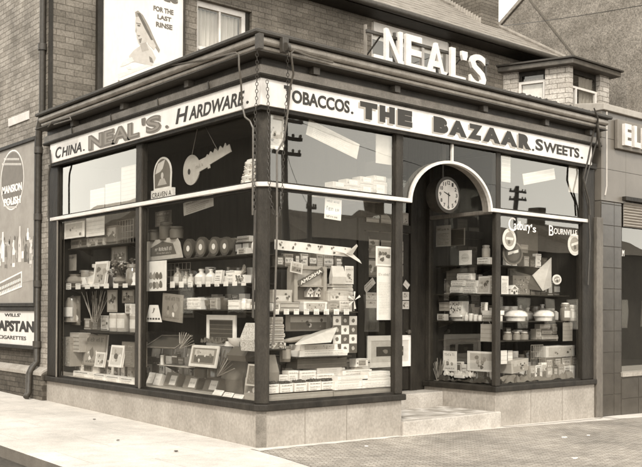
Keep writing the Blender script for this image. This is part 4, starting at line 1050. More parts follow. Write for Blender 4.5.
def K_arch(w, h, k, rr):
    mb = MB(); hb = h*.24
    pts = [(-w*.40, 0, hb), (w*.40, 0, hb)] + [(w*.42*math.cos(a), 0, h*.60+h*.40*math.sin(a)) for a in [math.pi*j/16 for j in range(17)]]
    mb.prism(pts, (0, .006, 0), P[8])
    ins = [(x*.86, -.002, h*.62+(z-h*.62)*.88) for x, _, z in pts]; mb.quad(ins, P[3])
    mb.quad([(-w*.33, -.0035, h*.62), (-w*.2, -.0035, h*.86), (w*.14, -.0035, h*.93), (w*.02, -.0035, h*.72), (-w*.1, -.0035, h*.66)], P[7])
    mb.quad([(w*.06*math.cos(a), -.0035, h*.56+h*.08*math.sin(a)) for a in [2*math.pi*j/10 for j in range(10)]], P[7])
    mb.quad([(-w*.22, -.0037, h*.34), (w*.22, -.0037, h*.34), (w*.1, -.0037, h*.49), (-w*.1, -.0037, h*.49)], P[6])
    b = MB(); b.box((-w/2, -.01, 0), (w/2, .03, hb), P[8]); text_add(b, 'CRAVEN A', (-w*.44, -.0115, hb*.26), (1, 0, 0), (0, 0, 1), w*.88, hb*.5, P[1], ext=.0008)
    return [('card', mb), ('base', b)]
def K_key(w, h, k, rr):
    mb = MB(); bm = P[6]; z = h*.52; r = h*.5
    outer = [(-w/2+r+r*math.cos(a), z+r*math.sin(a)) for a in [math.radians(22+316*j/26) for j in range(27)]]
    hol = (-w/2+r*.75, z-.01)
    tips = [(w*.02, z-r*.34), (w*.02, z-r*.46), (w*.06, z-r*.46), (w*.06, z-r*.25), (w*.5, z-.02), (w*.47, z+r*.42), (w*.42, z+r*.36), (w*.40, z+r*.62), (w*.35, z+r*.34), (w*.30, z+r*.6), (w*.25, z+r*.34), (w*.19, z+r*.62), (w*.15, z+r*.36), (w*.10, z+r*.58), (w*.06, z+r*.38), (w*.03, z+r*.5), (w*.0, z+r*.36)]
    pts = outer+[tips[0]]+tips[1:]
    mb.prism([(x, 0, zz) for x, zz in pts], (0, .012, 0), bm)
    mb.quad([(hol[0]+r*.17*math.cos(2*math.pi*j/14), -.002, hol[1]+r*.20*math.sin(2*math.pi*j/14)) for j in range(14)], P[0])
    words(mb, -w*.22, -w*.04, z-.02, z+.03, -.002, P[4], rr)
    s = MB(); zt = k.get('zt', .3)
    s.tube([(-w*.30, .006, h*.95), (-w*.10, .006, h+zt)], .003, P[5], 4); s.tube([(w*.24, .006, h*.72), (-w*.02, .006, h+zt)], .003, P[5], 4)
    return [('blade', mb), ('string', s)]
def K_flowers(w, h, k, rr):
    st = MB(); fl = MB(); vs = MB()
    vs.lathe(L_(VASE, w*.4, h*.38), P[4], (0, w*.2, 0), 14)
    for i in range(34):
        x = rr.uniform(-.5, .5)*w; z = h*rr.uniform(.42, 1); y = w*.2+rr.uniform(-.25, .3)*w
        st.tube([(x*.15, w*.2, h*.3), (x*.6, y, z*.8), (x, y, z)], .003, P[2], 4)
        fl.lathe([(.0, -.006), (.016, 0), (.022, .012), (.0, .02)], rr.choice((P[7], P[5], P[3], P[8], P[4])), (x, y, z), 7)
        for _ in range(2):
            a = rr.uniform(0, 6.28); l = .05
            st.quad([(x, y, z-.03), (x+l*math.cos(a), y+.02, z-.02), (x+l*1.3*math.cos(a), y, z+.02*math.sin(a)), (x+.3*l*math.cos(a), y, z)], rr.choice((P[2], P[3], P[4])))
    return [('vase', vs), ('stems', st), ('blooms', fl)]
def K_house(w, h, k, rr):
    mb = MB(); mb.box((-w/2, 0, 0), (w/2, w*.8, h*.55), P[8])
    rect(mb, -w*.12, w*.12, 0.004, h*.34, -.002, P[1]); rect(mb, -w*.4, -w*.2, h*.25, h*.42, -.002, P[2]); rect(mb, w*.2, w*.4, h*.25, h*.42, -.002, P[2])
    r = MB(); r.prism([(-w*.58, -.01, h*.55), (w*.58, -.01, h*.55), (0, -.01, h)], (0, w*.85, 0), P[8]); 
    r.quad([(-w*.3, -.012, h*.6), (w*.3, -.012, h*.6), (0, -.012, h*.86)], P[3])
    return [('walls', mb), ('roof', r)]
def K_book(w, h, k, rr):
    mb = MB(); b = k.get('body', P[4]); t = k.get('t', .03)
    mb.box((-w/2, 0, 0), (w/2, .003, h), b); mb.box((-w/2, t-.003, 0), (w/2, t, h), b); mb.box((-w/2, .003, 0), (-w/2+.004, t-.003, h), b)
    prints(mb, w, h, 0, k.get('st', 'ad'), rr, k.get('ink', P[8]), k.get('alt', P[3]))
    pg = MB(); pg.box((-w/2+.005, .004, .004), (w/2-.005, t-.004, h-.004), P[8])
    return [('cover', mb), ('pages', pg)]
def K_bag(w, h, k, rr):
    mb = MB(); b = k.get('body', P[4]); d = k.get('dp', w*.5)
    vs = [(-w/2, 0, 0), (w/2, 0, 0), (w/2, d, 0), (-w/2, d, 0), (-w*.52, -.02, h*.4), (w*.52, -.02, h*.4), (w*.52, d, h*.4), (-w*.52, d, h*.4), (-w*.44, d*.4, h), (w*.44, d*.4, h), (w*.44, d*.6, h), (-w*.44, d*.6, h)]
    fs = [(0, 3, 2, 1), (8, 9, 10, 11)] + [(o+i, o+(i+1) % 4, o+4+(i+1) % 4, o+4+i) for o in (0, 4) for i in range(4)]
    mb.add(vs, fs, b)
    out = [('body', mb)]
    if k.get('grip'):
        hd = MB(); hd.tube([(-w*.2, d*.5, h), (-w*.2, d*.5, h+.06), (0, d*.5, h+.08), (w*.2, d*.5, h+.06), (w*.2, d*.5, h)], .008, P[1], 6); out.append(('handle', hd))
    return out
def K_trap(w, h, k, rr):
    mb = MB(); mb.prism([(-w/2, 0, 0), (w/2, 0, 0), (w*.26, 0, h), (-w*.26, 0, h)], (0, .006, 0), P[9])
    for i in range(5): rect(mb, -w*.4+i*w*.17, -w*.4+i*w*.17+w*.12, h*.14, h*.24, -.002, P[1])
    mb.quad([(-w*.12, -.002, h*.5), (0, -.002, h*.55), (w*.1, -.002, h*.8), (0, -.002, h*.84), (-w*.03, -.002, h*.62)], P[4])
    return [('card', mb)]
def K_lace(w, h, k, rr):
    mb = MB(); prof = [(.0, 0), (1, 0), (.95, .12), (.75, .2), (.85, .35), (.62, .42), (.72, .56), (.5, .62), (.62, .78), (.45, .93), (.0, 1)]
    mb.lathe(L_(prof, w, h), P[8], (0, w/2, 0), 20)
    d = MB()
    for i in range(70):
        a = rr.uniform(math.pi, 2*math.pi); z = rr.uniform(.03, .9); r = w/2*.9*(1-z*.45); d.lathe([(.0, -.01), (.014, 0), (.0, .012)], rr.choice((P[9], P[7], P[6])), (r*math.cos(a), w/2+r*math.sin(a), z*h), 6)
    return [('body', mb), ('trimming', d)]
def K_clock(w, h, k, rr):
    mb = MB(); r = h/2
    mb.lathe([(.0, 0), (r, 0), (r*1.02, .01), (r, .05), (.0, .05)], P[1], (0, 0, r), 22, 'y')
    f = MB(); f.disc((0, r), r*.75, r*.75, k.get('face', P[5]), -.0525); f.disc((0, r), r*.3, r*.3, P[8], -.054)
    return [('case', mb), ('face', f)]
def K_disc(w, h, k, rr):
    mb = MB(); n = 28; pts = [(w/2*math.cos(2*math.pi*j/n), 0, h/2+h/2*math.sin(2*math.pi*j/n)) for j in range(n)]
    mb.prism(pts, (0, k.get('t', .005), 0), k.get('body', P[9]))
    mb.quad([(x*.86, -.0015, h/2+(z-h/2)*.86) for x, _, z in pts], k.get('alt', P[8])); mb.quad([(x*.70, -.0025, h/2+(z-h/2)*.66) for x, _, z in pts], k.get('in', P[5]))
    # slanting printed bar and cup
    mb.quad([(-w*.26, -.0035, h*.40), (w*.26, -.0035, h*.54), (w*.26, -.0035, h*.66), (-w*.26, -.0035, h*.52)], P[8]); blob(mb, 0, h*.36, w*.12, -.0037, P[2], rr)
    return [('card', mb)]
def K_mill(w, h, k, rr):
    mb = MB(); 
    for a in (.5, 1.55, 2.7, 3.7, 4.8):
        mb.prism([(0, 0, h*.6), (w*.5*math.cos(a-.12), 0, h*.6+w*.5*math.sin(a-.12)), (w*.5*math.cos(a+.16), 0, h*.6+w*.5*math.sin(a+.16))], (0, .004, 0), P[8])
    s = MB(); s.tube([(0, .01, 0), (0, .01, h*.6)], .005, P[5], 6); s.lathe([(.0, 0), (.012, 0), (.0, .015)], P[2], (0, -.002, h*.6), 8, 'y')
    return [('sails', mb), ('stick', s)]
def K_plane(w, h, k, rr):
    mb = MB()
    L = w*.5
    mb.tube([(-L, .1, h*.25), (-L*.6, .1, h*.3), (0, .1, h*.42), (L*.5, .1, h*.5), (L, .1, h*.6)], [.008, .028, .04, .03, .01], P[5], 10)
    wg = MB(); wg.prism([(-L*.75, -.10, h*.10), (L*.35, -.14, h*.20), (L*.95, .06, h*.95), (L*.55, .12, h*.78), (-L*.2, .06, h*.42)], (0, .004, .012), P[7])
    tl = MB(); tl.prism([(L*.7, .1, h*.6), (L*1.02, .1, h*.65), (L*1.02, .1, h), (L*.85, .1, h*.98)], (0, .01, 0), P[6])
    return [('hull', mb), ('wing', wg), ('tail', tl)]
def K_theatre(w, h, k, rr):
    fr = MB(); f = w*.10
    for a, b in (((-w/2, 0, 0), (-w/2+f, .14, h)), ((w/2-f, 0, 0), (w/2, .14, h)), ((-w/2+f, .005, h-f*.8), (w/2-f, .14, h)), ((-w/2+f, .005, 0), (w/2-f, .14, f*.5)), ((-w/2+f, .005, h*.42), (w/2-f, .03, h*.46))): fr.box(a, b, P[5])
    bk = MB(); bk.box((-w/2+f, .13, f*.5), (w/2-f, .139, h-f*.8), P[3]); bk.box((-w/2+f, .04, h*.46), (w/2-f, .05, h-f*.8), P[6])
    b = MB(); a = math.radians(26); c = Vector((0, -.004, h*.70)); rv = Vector((math.cos(a), 0, math.sin(a))); uv = Vector((-math.sin(a), 0, math.cos(a))); L = w*.84; t = h*.16
    q = c-rv*L/2-uv*t/2
    b.prism([q, q+rv*L, q+rv*L+uv*t, q+uv*t], (0, .008, 0), P[2]); text_add(b, 'AMORMA', q+rv*L*.07+uv*t*.2+Vector((0, -.001, 0)), rv, uv, L*.86, t*.6, P[8], bold=.02, ext=.001)
    return [('frame', fr), ('backcloth', bk), ('banner', b)]
def K_rack(w, h, k, rr):
    mb = MB()
    for i in range(7): x = -w/2+w*i/6; mb.tube([(x, 0, 0), (x, 0, h)], .004, P[4], 5)
    for i in range(5): z = h*i/4; mb.tube([(-w/2, .003, z), (w/2, .003, z)], .004, P[4], 5)
    return [('grid', mb)]
def K_straw(w, h, k, rr):
    mb = MB()
    for i in range(26):
        x = rr.uniform(-.15, .15)*w; mb.tube([(x, .03, 0), (x*2+rr.uniform(-.35, .35)*w, rr.uniform(-.03, .1), h*rr.uniform(.6, 1))], .004, rr.choice((P[5], P[3], P[6])), 4)
    return [('bristles', mb)]
def K_crumple(w, h, k, rr):
    mb = MB(); nx_, ny_ = 22, 7; dp = k.get('dp', .25); vs = []
    for j in range(ny_+1):
        for i in range(nx_+1): vs.append((-w/2+w*i/nx_, dp*j/ny_, rr.uniform(0, h)*(1 if 0 < j else .3)+.004))
    mb.add(vs, [(j*(nx_+1)+i, j*(nx_+1)+i+1, (j+1)*(nx_+1)+i+1, (j+1)*(nx_+1)+i) for j in range(ny_) for i in range(nx_)], k.get('body', P[2]))
    return [('paper', mb)]
def K_kite(w, h, k, rr):
    mb = MB(); mb.prism([(-w*.1, 0, 0), (-w*.5, .08, h*.45), (w*.5, 0, h), (w*.5, 0, h*.12)], (0, .012, 0), P[7])
    s = MB(); s.prism([(-w*.1, .02, 0), (-w*.5, .1, h*.45), (-w*1.6, .2, h*.6), (-w*1.5, .2, h*.1)], (0, .012, 0), P[2])
    return [('front_flap', mb), ('side_flap', s)]
def K_tray(w, h, k, rr):
    mb = MB(); mb.prism([(-w/2, 0, 0), (w*.4, 0, .01), (w/2, .2, h), (-w*.36, .2, h*.9)], (0, .012, .012), P[1])
    r = MB(); r.tube([(-w/2, 0, .012), (w*.4, 0, .022), (w/2, .2, h+.012), (-w*.36, .2, h*.9+.012), (-w/2, 0, .012)], .010, P[3], 6)
    return [('top', mb), ('rim', r)]
def K_fan(w, h, k, rr):
    mb = MB()
    for i in range(9): a = math.radians(20+i*11); mb.tube([(-w*.3, .02, .01), (-w*.3+w*math.cos(a)*.9, .02+.008*i, .01+h*math.sin(a))], .006, rr.choice((P[4], P[6], P[3])), 5)
    return [('sticks', mb)]
def K_banner(w, h, k, rr):
    mb = MB(); n = 12
    top = [(-w/2+w*i/n, .01*math.sin(i), h*(1-.22*i/n)) for i in range(n+1)]; bot = [(x, y, z-h*.6) for x, y, z in top]
    mb.add(top+bot, [(i, n+1+i, n+2+i, i+1) for i in range(n)], P[8])
    for i in range(1, n, 2):
        x, y, z = bot[i]
        for q in range(4): blob(mb, x+rr.uniform(-.03, .03), z+h*rr.uniform(.12, .5), .015, y-.006-q*.001, rr.choice((P[2], P[4])), rr)
    return [('strip', mb)]
def K_bird(w, h, k, rr):
    mb = MB(); mb.prism([(-w*.5, 0, h*.62), (-w*.1, 0, h*.5), (w*.5, 0, .0), (w*.42, 0, h*.2), (0, 0, h*.72)], (0, .006, 0), P[8])
    w_ = MB(); w_.prism([(-w*.05, -.01, h*.5), (w*.2, -.06, h), (w*.24, -.06, h*.9), (w*.14, -.01, h*.42)], (0, .006, 0), P[7])
    return [('body', mb), ('wing', w_)]
KIND = dict(card=K_card, box=K_box, lathe=K_lathe, frame=K_frame, arch=K_arch, key=K_key, flowers=K_flowers, house=K_house, book=K_book, bag=K_bag, trap=K_trap, lace=K_lace, clock=K_clock,
            disc=K_disc, mill=K_mill, plane=K_plane, theatre=K_theatre, rack=K_rack, straw=K_straw, crumple=K_crumple, kite=K_kite, tray=K_tray, fan=K_fan, banner=K_banner, bird=K_bird)
_seed = [11]
def I(kind, name, cat, label, plane, d, rc, z=None, bed=False, yaw=0, lean=0, roll=0, group=None, **k):
    """builds one piece of stock whose outline in the photograph is rc"""
    x0, y0, x1, y1 = rc; xm, ym = (x0+x1)/2, (y0+y1)/2
    if bed:
        d = at(xm, y1, 'Z', ST)[1 if plane == 'F' else 0]; d = max(.075, min(d, .9)); z = ST
    a, b = at(x0, ym, plane, d), at(x1, ym, plane, d); w = (b-a).length
    t_, c = at(xm, y0, plane, d), at(xm, y1, plane, d)
    zb = c.z if z is None else z
    hgt = max(.02, t_.z-zb)
    _seed[0] += 1; rr = random.Random(_seed[0])
    parts = KIND[kind](w, hgt, k, rr)
    loc = Vector((c.x, c.y, zb)); rot = (-R(lean), R(roll), ROTZ[plane]+R(yaw))
    if len(parts) == 1:
        o = parts[0][1].build(name, None, (0, 0, 0), bevel=.003 if kind == 'box' else 0)
    else:
        o = bpy.data.objects.new(name, None); COL.objects.link(o); o.empty_display_size = .1
        for pn, mb in parts: mb.build(pn, o, (0, 0, 0))
    o.location = loc; o.rotation_euler = rot
    return tag(o, label, cat, group)
def shelf(label, plane, d0, d1, px0, px1, px, py, m=None, t=.016, dref=None):
    z = at(px, py, plane, dref if dref is not None else d0).z
    a, b = at(px0, py, plane, d0), at(px1, py, plane, d0)
    if plane == 'F': lo, hi = (a.x, d0, z-t), (b.x, d1, z)
    else: lo, hi = (d0, b.y, z-t), (d1, a.y, z)
    s = thing('display_shelf', label, 'shelf', ((lo[0]+hi[0])/2, (lo[1]+hi[1])/2, z-t), 'window display shelves')
    pbox(s, 'board', lo, hi, m or WOOD_MID, .003)
    for f in (.12, .88):
        if plane == 'F':
            x = lo[0]+(hi[0]-lo[0])*f; part(s, 'bracket', lambda mb: mb.prism([(x, d1, z-t-.001), (x, d0+.05, z-t-.001), (x, d1, z-t-.10)], (.012, 0, 0), IRON))
        else:
            y = lo[1]+(hi[1]-lo[1])*f; part(s, 'bracket', lambda mb: mb.prism([(d1, y, z-t-.001), (d0+.05, y, z-t-.001), (d1, y, z-t-.10)], (0, .012, 0), IRON))
    return z
# ---- left pane nearest the brick house
L1, L2 = 'L', 'L'
zA = shelf('upper shelf of vases and flowers in the far left window', 'L', .18, .5, 58, 134, 98, 286.5)
zB = shelf('lower dark shelf over leaning books in the far left window', 'L', .2, .55, 80, 134, 110, 331.5, WOOD_DK, .03)
zA0 = shelf('top shelf with a row of printed packets in the far left window', 'L', .2, .5, 68, 134, 90, 246.5)
I('card', 'poster', 'card', 'pale card hanging tallest beside the dark post in the far left window', 'L', .12, (121, 166, 135, 206), st='lines', body=P[5], ink=P[4])  # first of three flat pale cards crossed by faint lines
I('card', 'poster', 'card', 'middle pale card above the transom of the far left window', 'L', .12, (105, 183, 120, 209), st='lines', body=P[5], ink=P[6])
I('card', 'poster', 'card', 'leftmost pale card above the transom of the far left window', 'L', .12, (90, 189, 104, 213), st='lines', body=P[5], ink=P[6])
I('card', 'showcard', 'card', 'pale showcard painted with a dark tree reflection under the transom, far left window', 'L', .12, (64, 222, 84, 238), st='pic', body=P[8], alt=P[7], ink=P[1])  # the pane's bright tree reflection painted onto a card
I('card', 'showcard', 'card', 'plain cream showcard beside the tree reflection card', 'L', .16, (86, 217, 104, 236), st='lines', body=P[8], ink=P[7])
for i, (a, b, lab, st, bd) in enumerate(((71, 79, 'grey packet at the left end of the top shelf', 'band', P[5]), (80, 88, 'printed packet second on the top shelf', 'label', P[6]), (89, 96, 'pale packet with a dark picture third on the top shelf', 'pic', P[6]), (96.5, 104, 'pale packet at the right end of the row under the cream card', 'label', P[6]))):
    I('box', 'packet', 'packet', lab, 'L', .22, (a, 238, b, 246), z=zA0, st=st, body=bd, alt=P[3], group='packets on the top shelf')
I('box', 'toy_box', 'box', 'grey box with a pictured lid on the top shelf near the post', 'L', .25, (106, 226, 117, 247), z=zA0, st='pic', body=P[3], alt=P[2])
I('rack', 'wire_cage', 'cage', 'wire bird cage hanging behind the glass right of the cream showcard', 'L', .3, (117, 220, 133, 246), z=zA0)
I('card', 'showcard', 'card', 'dim grey lettered card standing at the left end of the vase shelf', 'L', .3, (61, 255, 76, 271), st='text', body=P[5])
I('lathe', 'vase', 'vase', 'squat grey vase below the dim lettered card', 'L', .22, (61, 274, 70, 287), z=zA, prof=VASE, body=P[5])
I('lathe', 'lamp_base', 'lamp', 'white stepped lamp base on the vase shelf', 'L', .24, (76, 263, 91, 286), z=zA, prof=LAMP, body=P[8])
I('book', 'picture_book', 'book', 'large pale picture book leaning beside the white lamp base', 'L', .24, (92, 261, 105, 285), z=zA, st='pic', body=P[8], alt=P[6], lean=8)
I('flowers', 'flower_vase', 'flowers', 'bunch of small artificial flowers in a vase beside the leaning picture book', 'L', .26, (105, 258, 123, 286), z=zA)
I('frame', 'picture', 'picture', 'small framed landscape above the artificial flowers', 'L', .42, (111, 246, 126, 263), st='pic', body=P[4], fw=.015, mount=P[6])
I('lathe', 'figurine', 'ornament', 'white slender ornament beside the flowers at the post', 'L', .24, (129, 272, 133, 286), z=zA, prof=[(.0, 0), (1, 0), (.8, .1), (.5, .3), (.7, .55), (.4, .75), (.5, .9), (.0, 1)], body=P[8])
I('lathe', 'ginger_jar', 'jar', 'round grey jar on the vase shelf right of the flowers', 'L', .3, (123, 264, 130, 286), z=zA, prof=JAR, body=P[4])
I('lathe', 'lantern', 'lantern', 'tall pale domed lantern standing at far left below the vase shelf', 'L', .2, (60, 295, 68, 322), prof=[(.0, 0), (1, 0), (1, .06), (.85, .08), (.85, .7), (.6, .9), (.2, .96), (.0, 1)], body=P[5], lb=(.2, .55))
I('card', 'showcard', 'card', 'dark card with pale strip right of the domed lantern', 'L', .35, (69, 296, 80, 325), st='ad', body=P[3], alt=P[4], ink=P[7])
I('straw', 'brush_bundle', 'brushes', 'bundle of dark brushes hanging in the middle of the far left window', 'L', .34, (82, 290, 104, 322))
I('card', 'showcard', 'card', 'pale figure picture under the flowers in the far left window', 'L', .36, (107, 290, 117, 312), st='pic', body=P[5], alt=P[6])
for i, (a, b, t_, lab) in enumerate(((107, 113, 313, 'pale tin at the left of the pair above the dark shelf'), (114, 121, 313, 'pale tin at the right of the pair above the dark shelf'), (127, 134, 314, 'pale tin beside the post above the dark shelf'))):
    I('lathe', 'tin', 'tin', lab, 'L', .24, (a, t_, b, 331), z=zB, prof=TIN, body=P[6], lb=(.2, .7), lm=P[7], group='tins on the dark shelf')
I('box', 'packet', 'packet', 'small white packet under the pictured box near the post', 'L', .3, (125, 304, 131, 314), st='label', body=P[8])
I('card', 'showcard', 'card', 'grey pictorial card near the post between flowers and tins', 'L', .38, (122, 290, 134, 303), st='pic', body=P[4])
I('box', 'stacked_box', 'box', 'patterned box stacked at far left beneath the lantern', 'L', .2, (60, 337, 70, 366), st='spots', body=P[5], alt=P[7], ink=P[3])
I('box', 'stacked_box', 'box', 'pale striped box next to the patterned box at far left', 'L', .25, (70, 333, 79, 352), st='lines', body=P[6], ink=P[4])
I('book', 'picture_book', 'book', 'grey picture book with an emblem leaning under the dark shelf', 'L', .34, (82, 334, 104, 366), st='ad', body=P[4], alt=P[5], ink=P[2], lean=6)
I('book', 'picture_book', 'book', 'white picture book leaning left of its darker neighbour', 'L', .2, (94, 352, 103, 367), st='pic', body=P[8], alt=P[7], lean=10)
I('book', 'picture_book', 'book', 'white tall picture book leaning in the middle below the dark shelf', 'L', .24, (108, 345, 121, 367), st='pic', body=P[8], alt=P[7], lean=10)
I('box', 'stacked_box', 'box', 'grey box under the dark shelf beside the post', 'L', .3, (122, 342, 134, 367), st='text', body=P[3], ink=P[5])
for a, b, c_, e, lab in ((73, 89, 371.5, 377, 'white flat packet lying leftmost on the far left window bed'), (93, 105, 374, 380, 'white flat packet lying second on the far left window bed'), (106, 119, 376, 382, 'white flat packet lying third on the far left window bed'), (120, 133, 378, 384, 'white flat packet lying beside the post on the far left window bed')):
    I('box', 'flat_packet', 'packet', lab, 'L', .2, (a, c_, b, e), bed=True, st='text', body=P[9], dp=.12, lid=False, group='white flat packets on the left window bed', alt=P[6])
# ---- wide left pane
z1 = shelf('top shelf carrying jars and the bottle card in the wide left window', 'L', .22, .6, 148, 257, 195, 257.5)
z2 = shelf('middle shelf of white bottles in the wide left window', 'L', .24, .6, 166, 252, 200, 284.5)
z3 = shelf('lower shelf of small white boxes in the wide left window', 'L', .26, .6, 183, 243, 210, 309.5)
z4 = shelf('thin glass-edged shelf low in the wide left window', 'L', .3, .55, 157, 188, 170, 365.5, P[6], .010)
I('arch', 'arched_showcard', 'card', 'arched cigarette showcard with a lettered base above the transom', 'L', .14, (151.5, 157, 173, 199.5))
I('key', 'giant_key', 'key', 'giant pale wooden key hung on two strings in the wide left window', 'L', .2, (183.5, 147, 231.5, 178), roll=-9, zt=.35)
I('lace', 'lace_figure', 'ornament', 'white frilled cone figure standing above the transom near the shop corner', 'L', .14, (233.5, 156.5, 250, 187))
I('card', 'showcard', 'card', 'pale strip card hung just under the transom of the wide left window', 'L', .14, (183.5, 198, 213, 211), st='text', body=P[6], roll=-6)
I('card', 'showcard', 'card', 'dim lettered card behind the glass left of the strip card', 'L', .5, (155, 211, 171, 226), st='text', body=P[3], ink=P[6], alt=P[5])
def K_bottlecard(w, h, k, rr):
    mb = MB(); mb.prism([(-w/2, 0, 0), (w/2, 0, h*.03), (w*.42, 0, h*.45), (w*.33, 0, h*.62), (-w*.5, 0, h*.56)], (0, .01, 0), P[6])
    mb.quad([(-w*.38, -.002, h*.12), (w*.34, -.002, h*.14), (w*.24, -.002, h*.44), (-w*.05, -.002, h*.52), (-w*.38, -.002, h*.36)], P[2])
    words(mb, -w*.25, w*.22, h*.26, h*.36, -.0035, P[7], rr); words(mb, -w*.2, w*.2, h*.17, h*.22, -.0035, P[6], rr)
    out = [('card', mb)]
    for x, t in ((-.34, .82), (-.02, 1.0), (.27, .84)):
        b = MB(); b.lathe(L_(JAR, w*.2, h*(t-.5)), P[2], (x*w, .04, h*.56), 14); out.append(('jar', b))
    return out
KIND['bottlecard'] = K_bottlecard
I('bottlecard', 'jar_display_card', 'display', 'lettered display card carrying three dark jars in the wide left window', 'L', .24, (146, 224, 182, 258.5), z=z1)
for a, b, t_, lab, fc in ((187, 196, 239, 'dark round clock leftmost of the jars and clocks on the top shelf', P[2]), (198, 210, 237, 'dark round clock with a pale diamond face on the top shelf', P[3]), (212, 222, 237, 'dark round clock with a small bright dial on the top shelf', P[3]), (223, 233, 237, 'dark round clock with dim dial rightmost of its row', P[2])):
    I('clock', 'mantel_clock', 'clock', lab, 'L', .3, (a, t_, b, 257), z=z1, face=fc, group='round clocks on the top shelf')
I('box', 'packet', 'packet', 'small white packet right of the round clocks', 'L', .3, (237, 248, 246, 256.5), z=z1, st='label', body=P[7])
I('box', 'packet', 'packet', 'long pale packet raised above the small white packet', 'L', .45, (237, 236, 249, 242), st='band', body=P[7])
I('lathe', 'white_jug', 'jug', 'tall white jug at the right end of the top shelf', 'L', .14, (247.5, 234, 257.5, 256), z=z1, prof=JUG, body=P[8], handle=True)
I('card', 'showcard', 'card', 'white food showcard with two pictured bars in the wide left window', 'L', .16, (146, 261, 166, 291), st='fruit', body=P[9], ink=P[3], alt=P[5])
I('rack', 'wire_rack', 'rack', 'wire bottle rack behind the middle shelf', 'L', .34, (167, 263, 190, 290))
for a, b, t_, lab, bd, cap_ in ((171.5, 176.5, 268, 'dim bottle standing in front of the wire rack', P[5], .5), (181, 185, 272, 'small grey bottle beside the dim bottle', P[4], .5), (186, 190, 274, 'smallest pale bottle by the wire rack', P[6], .5), (192, 199.5, 269, 'white bottle leaning left of the tall pair', P[8], .4), (203, 209.5, 269, 'white bottle with dark stopper standing upright', P[8], .45), (222.5, 227, 268, 'dark bottle behind the pale books', P[1], .4)):
    I('lathe', 'bottle', 'bottle', lab, 'L', .27, (a, t_, b, 284), z=z2, prof=BOT, body=bd, cap=cap_, lb=(.12, .5), lm=P[7], group='bottles on the middle shelf')
I('book', 'notebook', 'book', 'pale notebook leaning beside the white bottles', 'L', .27, (214, 270, 221, 284), z=z2, st='text', body=P[8], ink=P[5], lean=8)
I('box', 'carton', 'box', 'white square carton in the middle of the middle shelf', 'L', .27, (226, 271, 235, 284), z=z2, st='label', body=P[9], alt=P[8])
I('box', 'brush_box', 'box', 'white low carton of upright brushes right of the square carton', 'L', .27, (235.5, 275, 244, 284), z=z2, st='spots', body=P[8], alt=P[4])
I('fan', 'brush_set', 'brushes', 'thin brushes slanting up from the low white carton', 'L', .33, (238, 265, 244, 276))
I('lathe', 'white_jug', 'jug', 'patterned white jug near the corner post on the middle shelf', 'L', .12, (249.5, 272, 257.5, 290), prof=JUG, body=P[6], handle=True)
I('book', 'leaflet', 'book', 'grey leaflet with a dark bottle picture hung below the wire rack', 'L', .2, (161.5, 294, 182, 321.5), st='ad', body=P[4], alt=P[4], ink=P[2], t=.01, roll=4)
I('box', 'carton', 'box', 'white rounded box at the left of the lower shelf', 'L', .28, (187, 298, 200.5, 309), z=z3, st='band', body=P[9], alt=P[8], ink=P[6])
I('lathe', 'bowl', 'bowl', 'dark bowl with pale rim beside the white rounded box', 'L', .3, (202, 300, 208, 309), z=z3, prof=BOWL, body=P[3])
I('box', 'carton', 'box', 'small pale box in the middle of the lower shelf', 'L', .3, (210, 298, 217, 309), z=z3, st='label', body=P[6])
I('lathe', 'tin', 'tin', 'dark tin between the two pale boxes of the lower shelf', 'L', .3, (218, 298, 225, 309), z=z3, prof=TIN, body=P[2])
I('box', 'carton', 'box', 'white square box at the right of the lower shelf', 'L', .28, (228, 300, 239, 309.5), z=z3, st='lines', body=P[8], ink=P[7], lid=False)
I('trap', 'shaped_showcard', 'card', 'white trapezoid showcard with a row of dark marks', 'L', .14, (145.5, 305, 161.5, 322))
I('frame', 'picture', 'picture', 'large white framed picture of dark columns standing in the wide left window', 'L', .4, (206, 315, 235, 346), st='lines', body=P[9], fw=.06, mount=P[1], ink=P[3])
I('lathe', 'tea_set_dish', 'dish', 'white bowl in front of the large white framed picture', 'L', .32, (222, 338, 236, 347), prof=BOWL, body=P[9])
I('crumple', 'paper_garland', 'paper', 'dark crumpled garland left of the white bowl', 'L', .34, (200, 337, 222, 344), body=P[2], dp=.1)
I('bag', 'tea_cosy', 'cosy', 'speckled fabric tea cosy hanging near the corner post', 'L', .16, (241, 323, 255, 351), body=mat('speckled_cloth', .5, .9, .6, 60, 0))
I('lathe', 'white_jug', 'jug', 'white narrow jug right behind the speckled cosy', 'L', .1, (253, 305, 258.5, 345), prof=JUG, body=P[7])
I('tray', 'dark_tray', 'tray', 'dark tilted tray with a raised rim low in the wide left window', 'L', .2, (144, 336, 178, 349))
I('fan', 'wooden_spoons', 'spoons', 'fan of wooden spoons right of the dark tilted tray', 'L', .25, (175, 333, 192, 350))
I('frame', 'picture', 'picture', 'pale framed picture of bottles leaning low in the wide left window', 'L', .22, (188, 345, 215, 367), st='pic', body=P[7], fw=.035, mount=P[4], alt=P[2], ink=P[7], lean=12)
I('lathe', 'round_vase', 'vase', 'grey round vase at the left edge of the bottle picture', 'L', .24, (186, 356, 193, 367), prof=VASE, body=P[5])
I('lathe', 'candle', 'candle', 'tiny pale candle on the thin low shelf', 'L', .3, (159.5, 355, 161.5, 364.5), z=z4, prof=TIN, body=P[8])
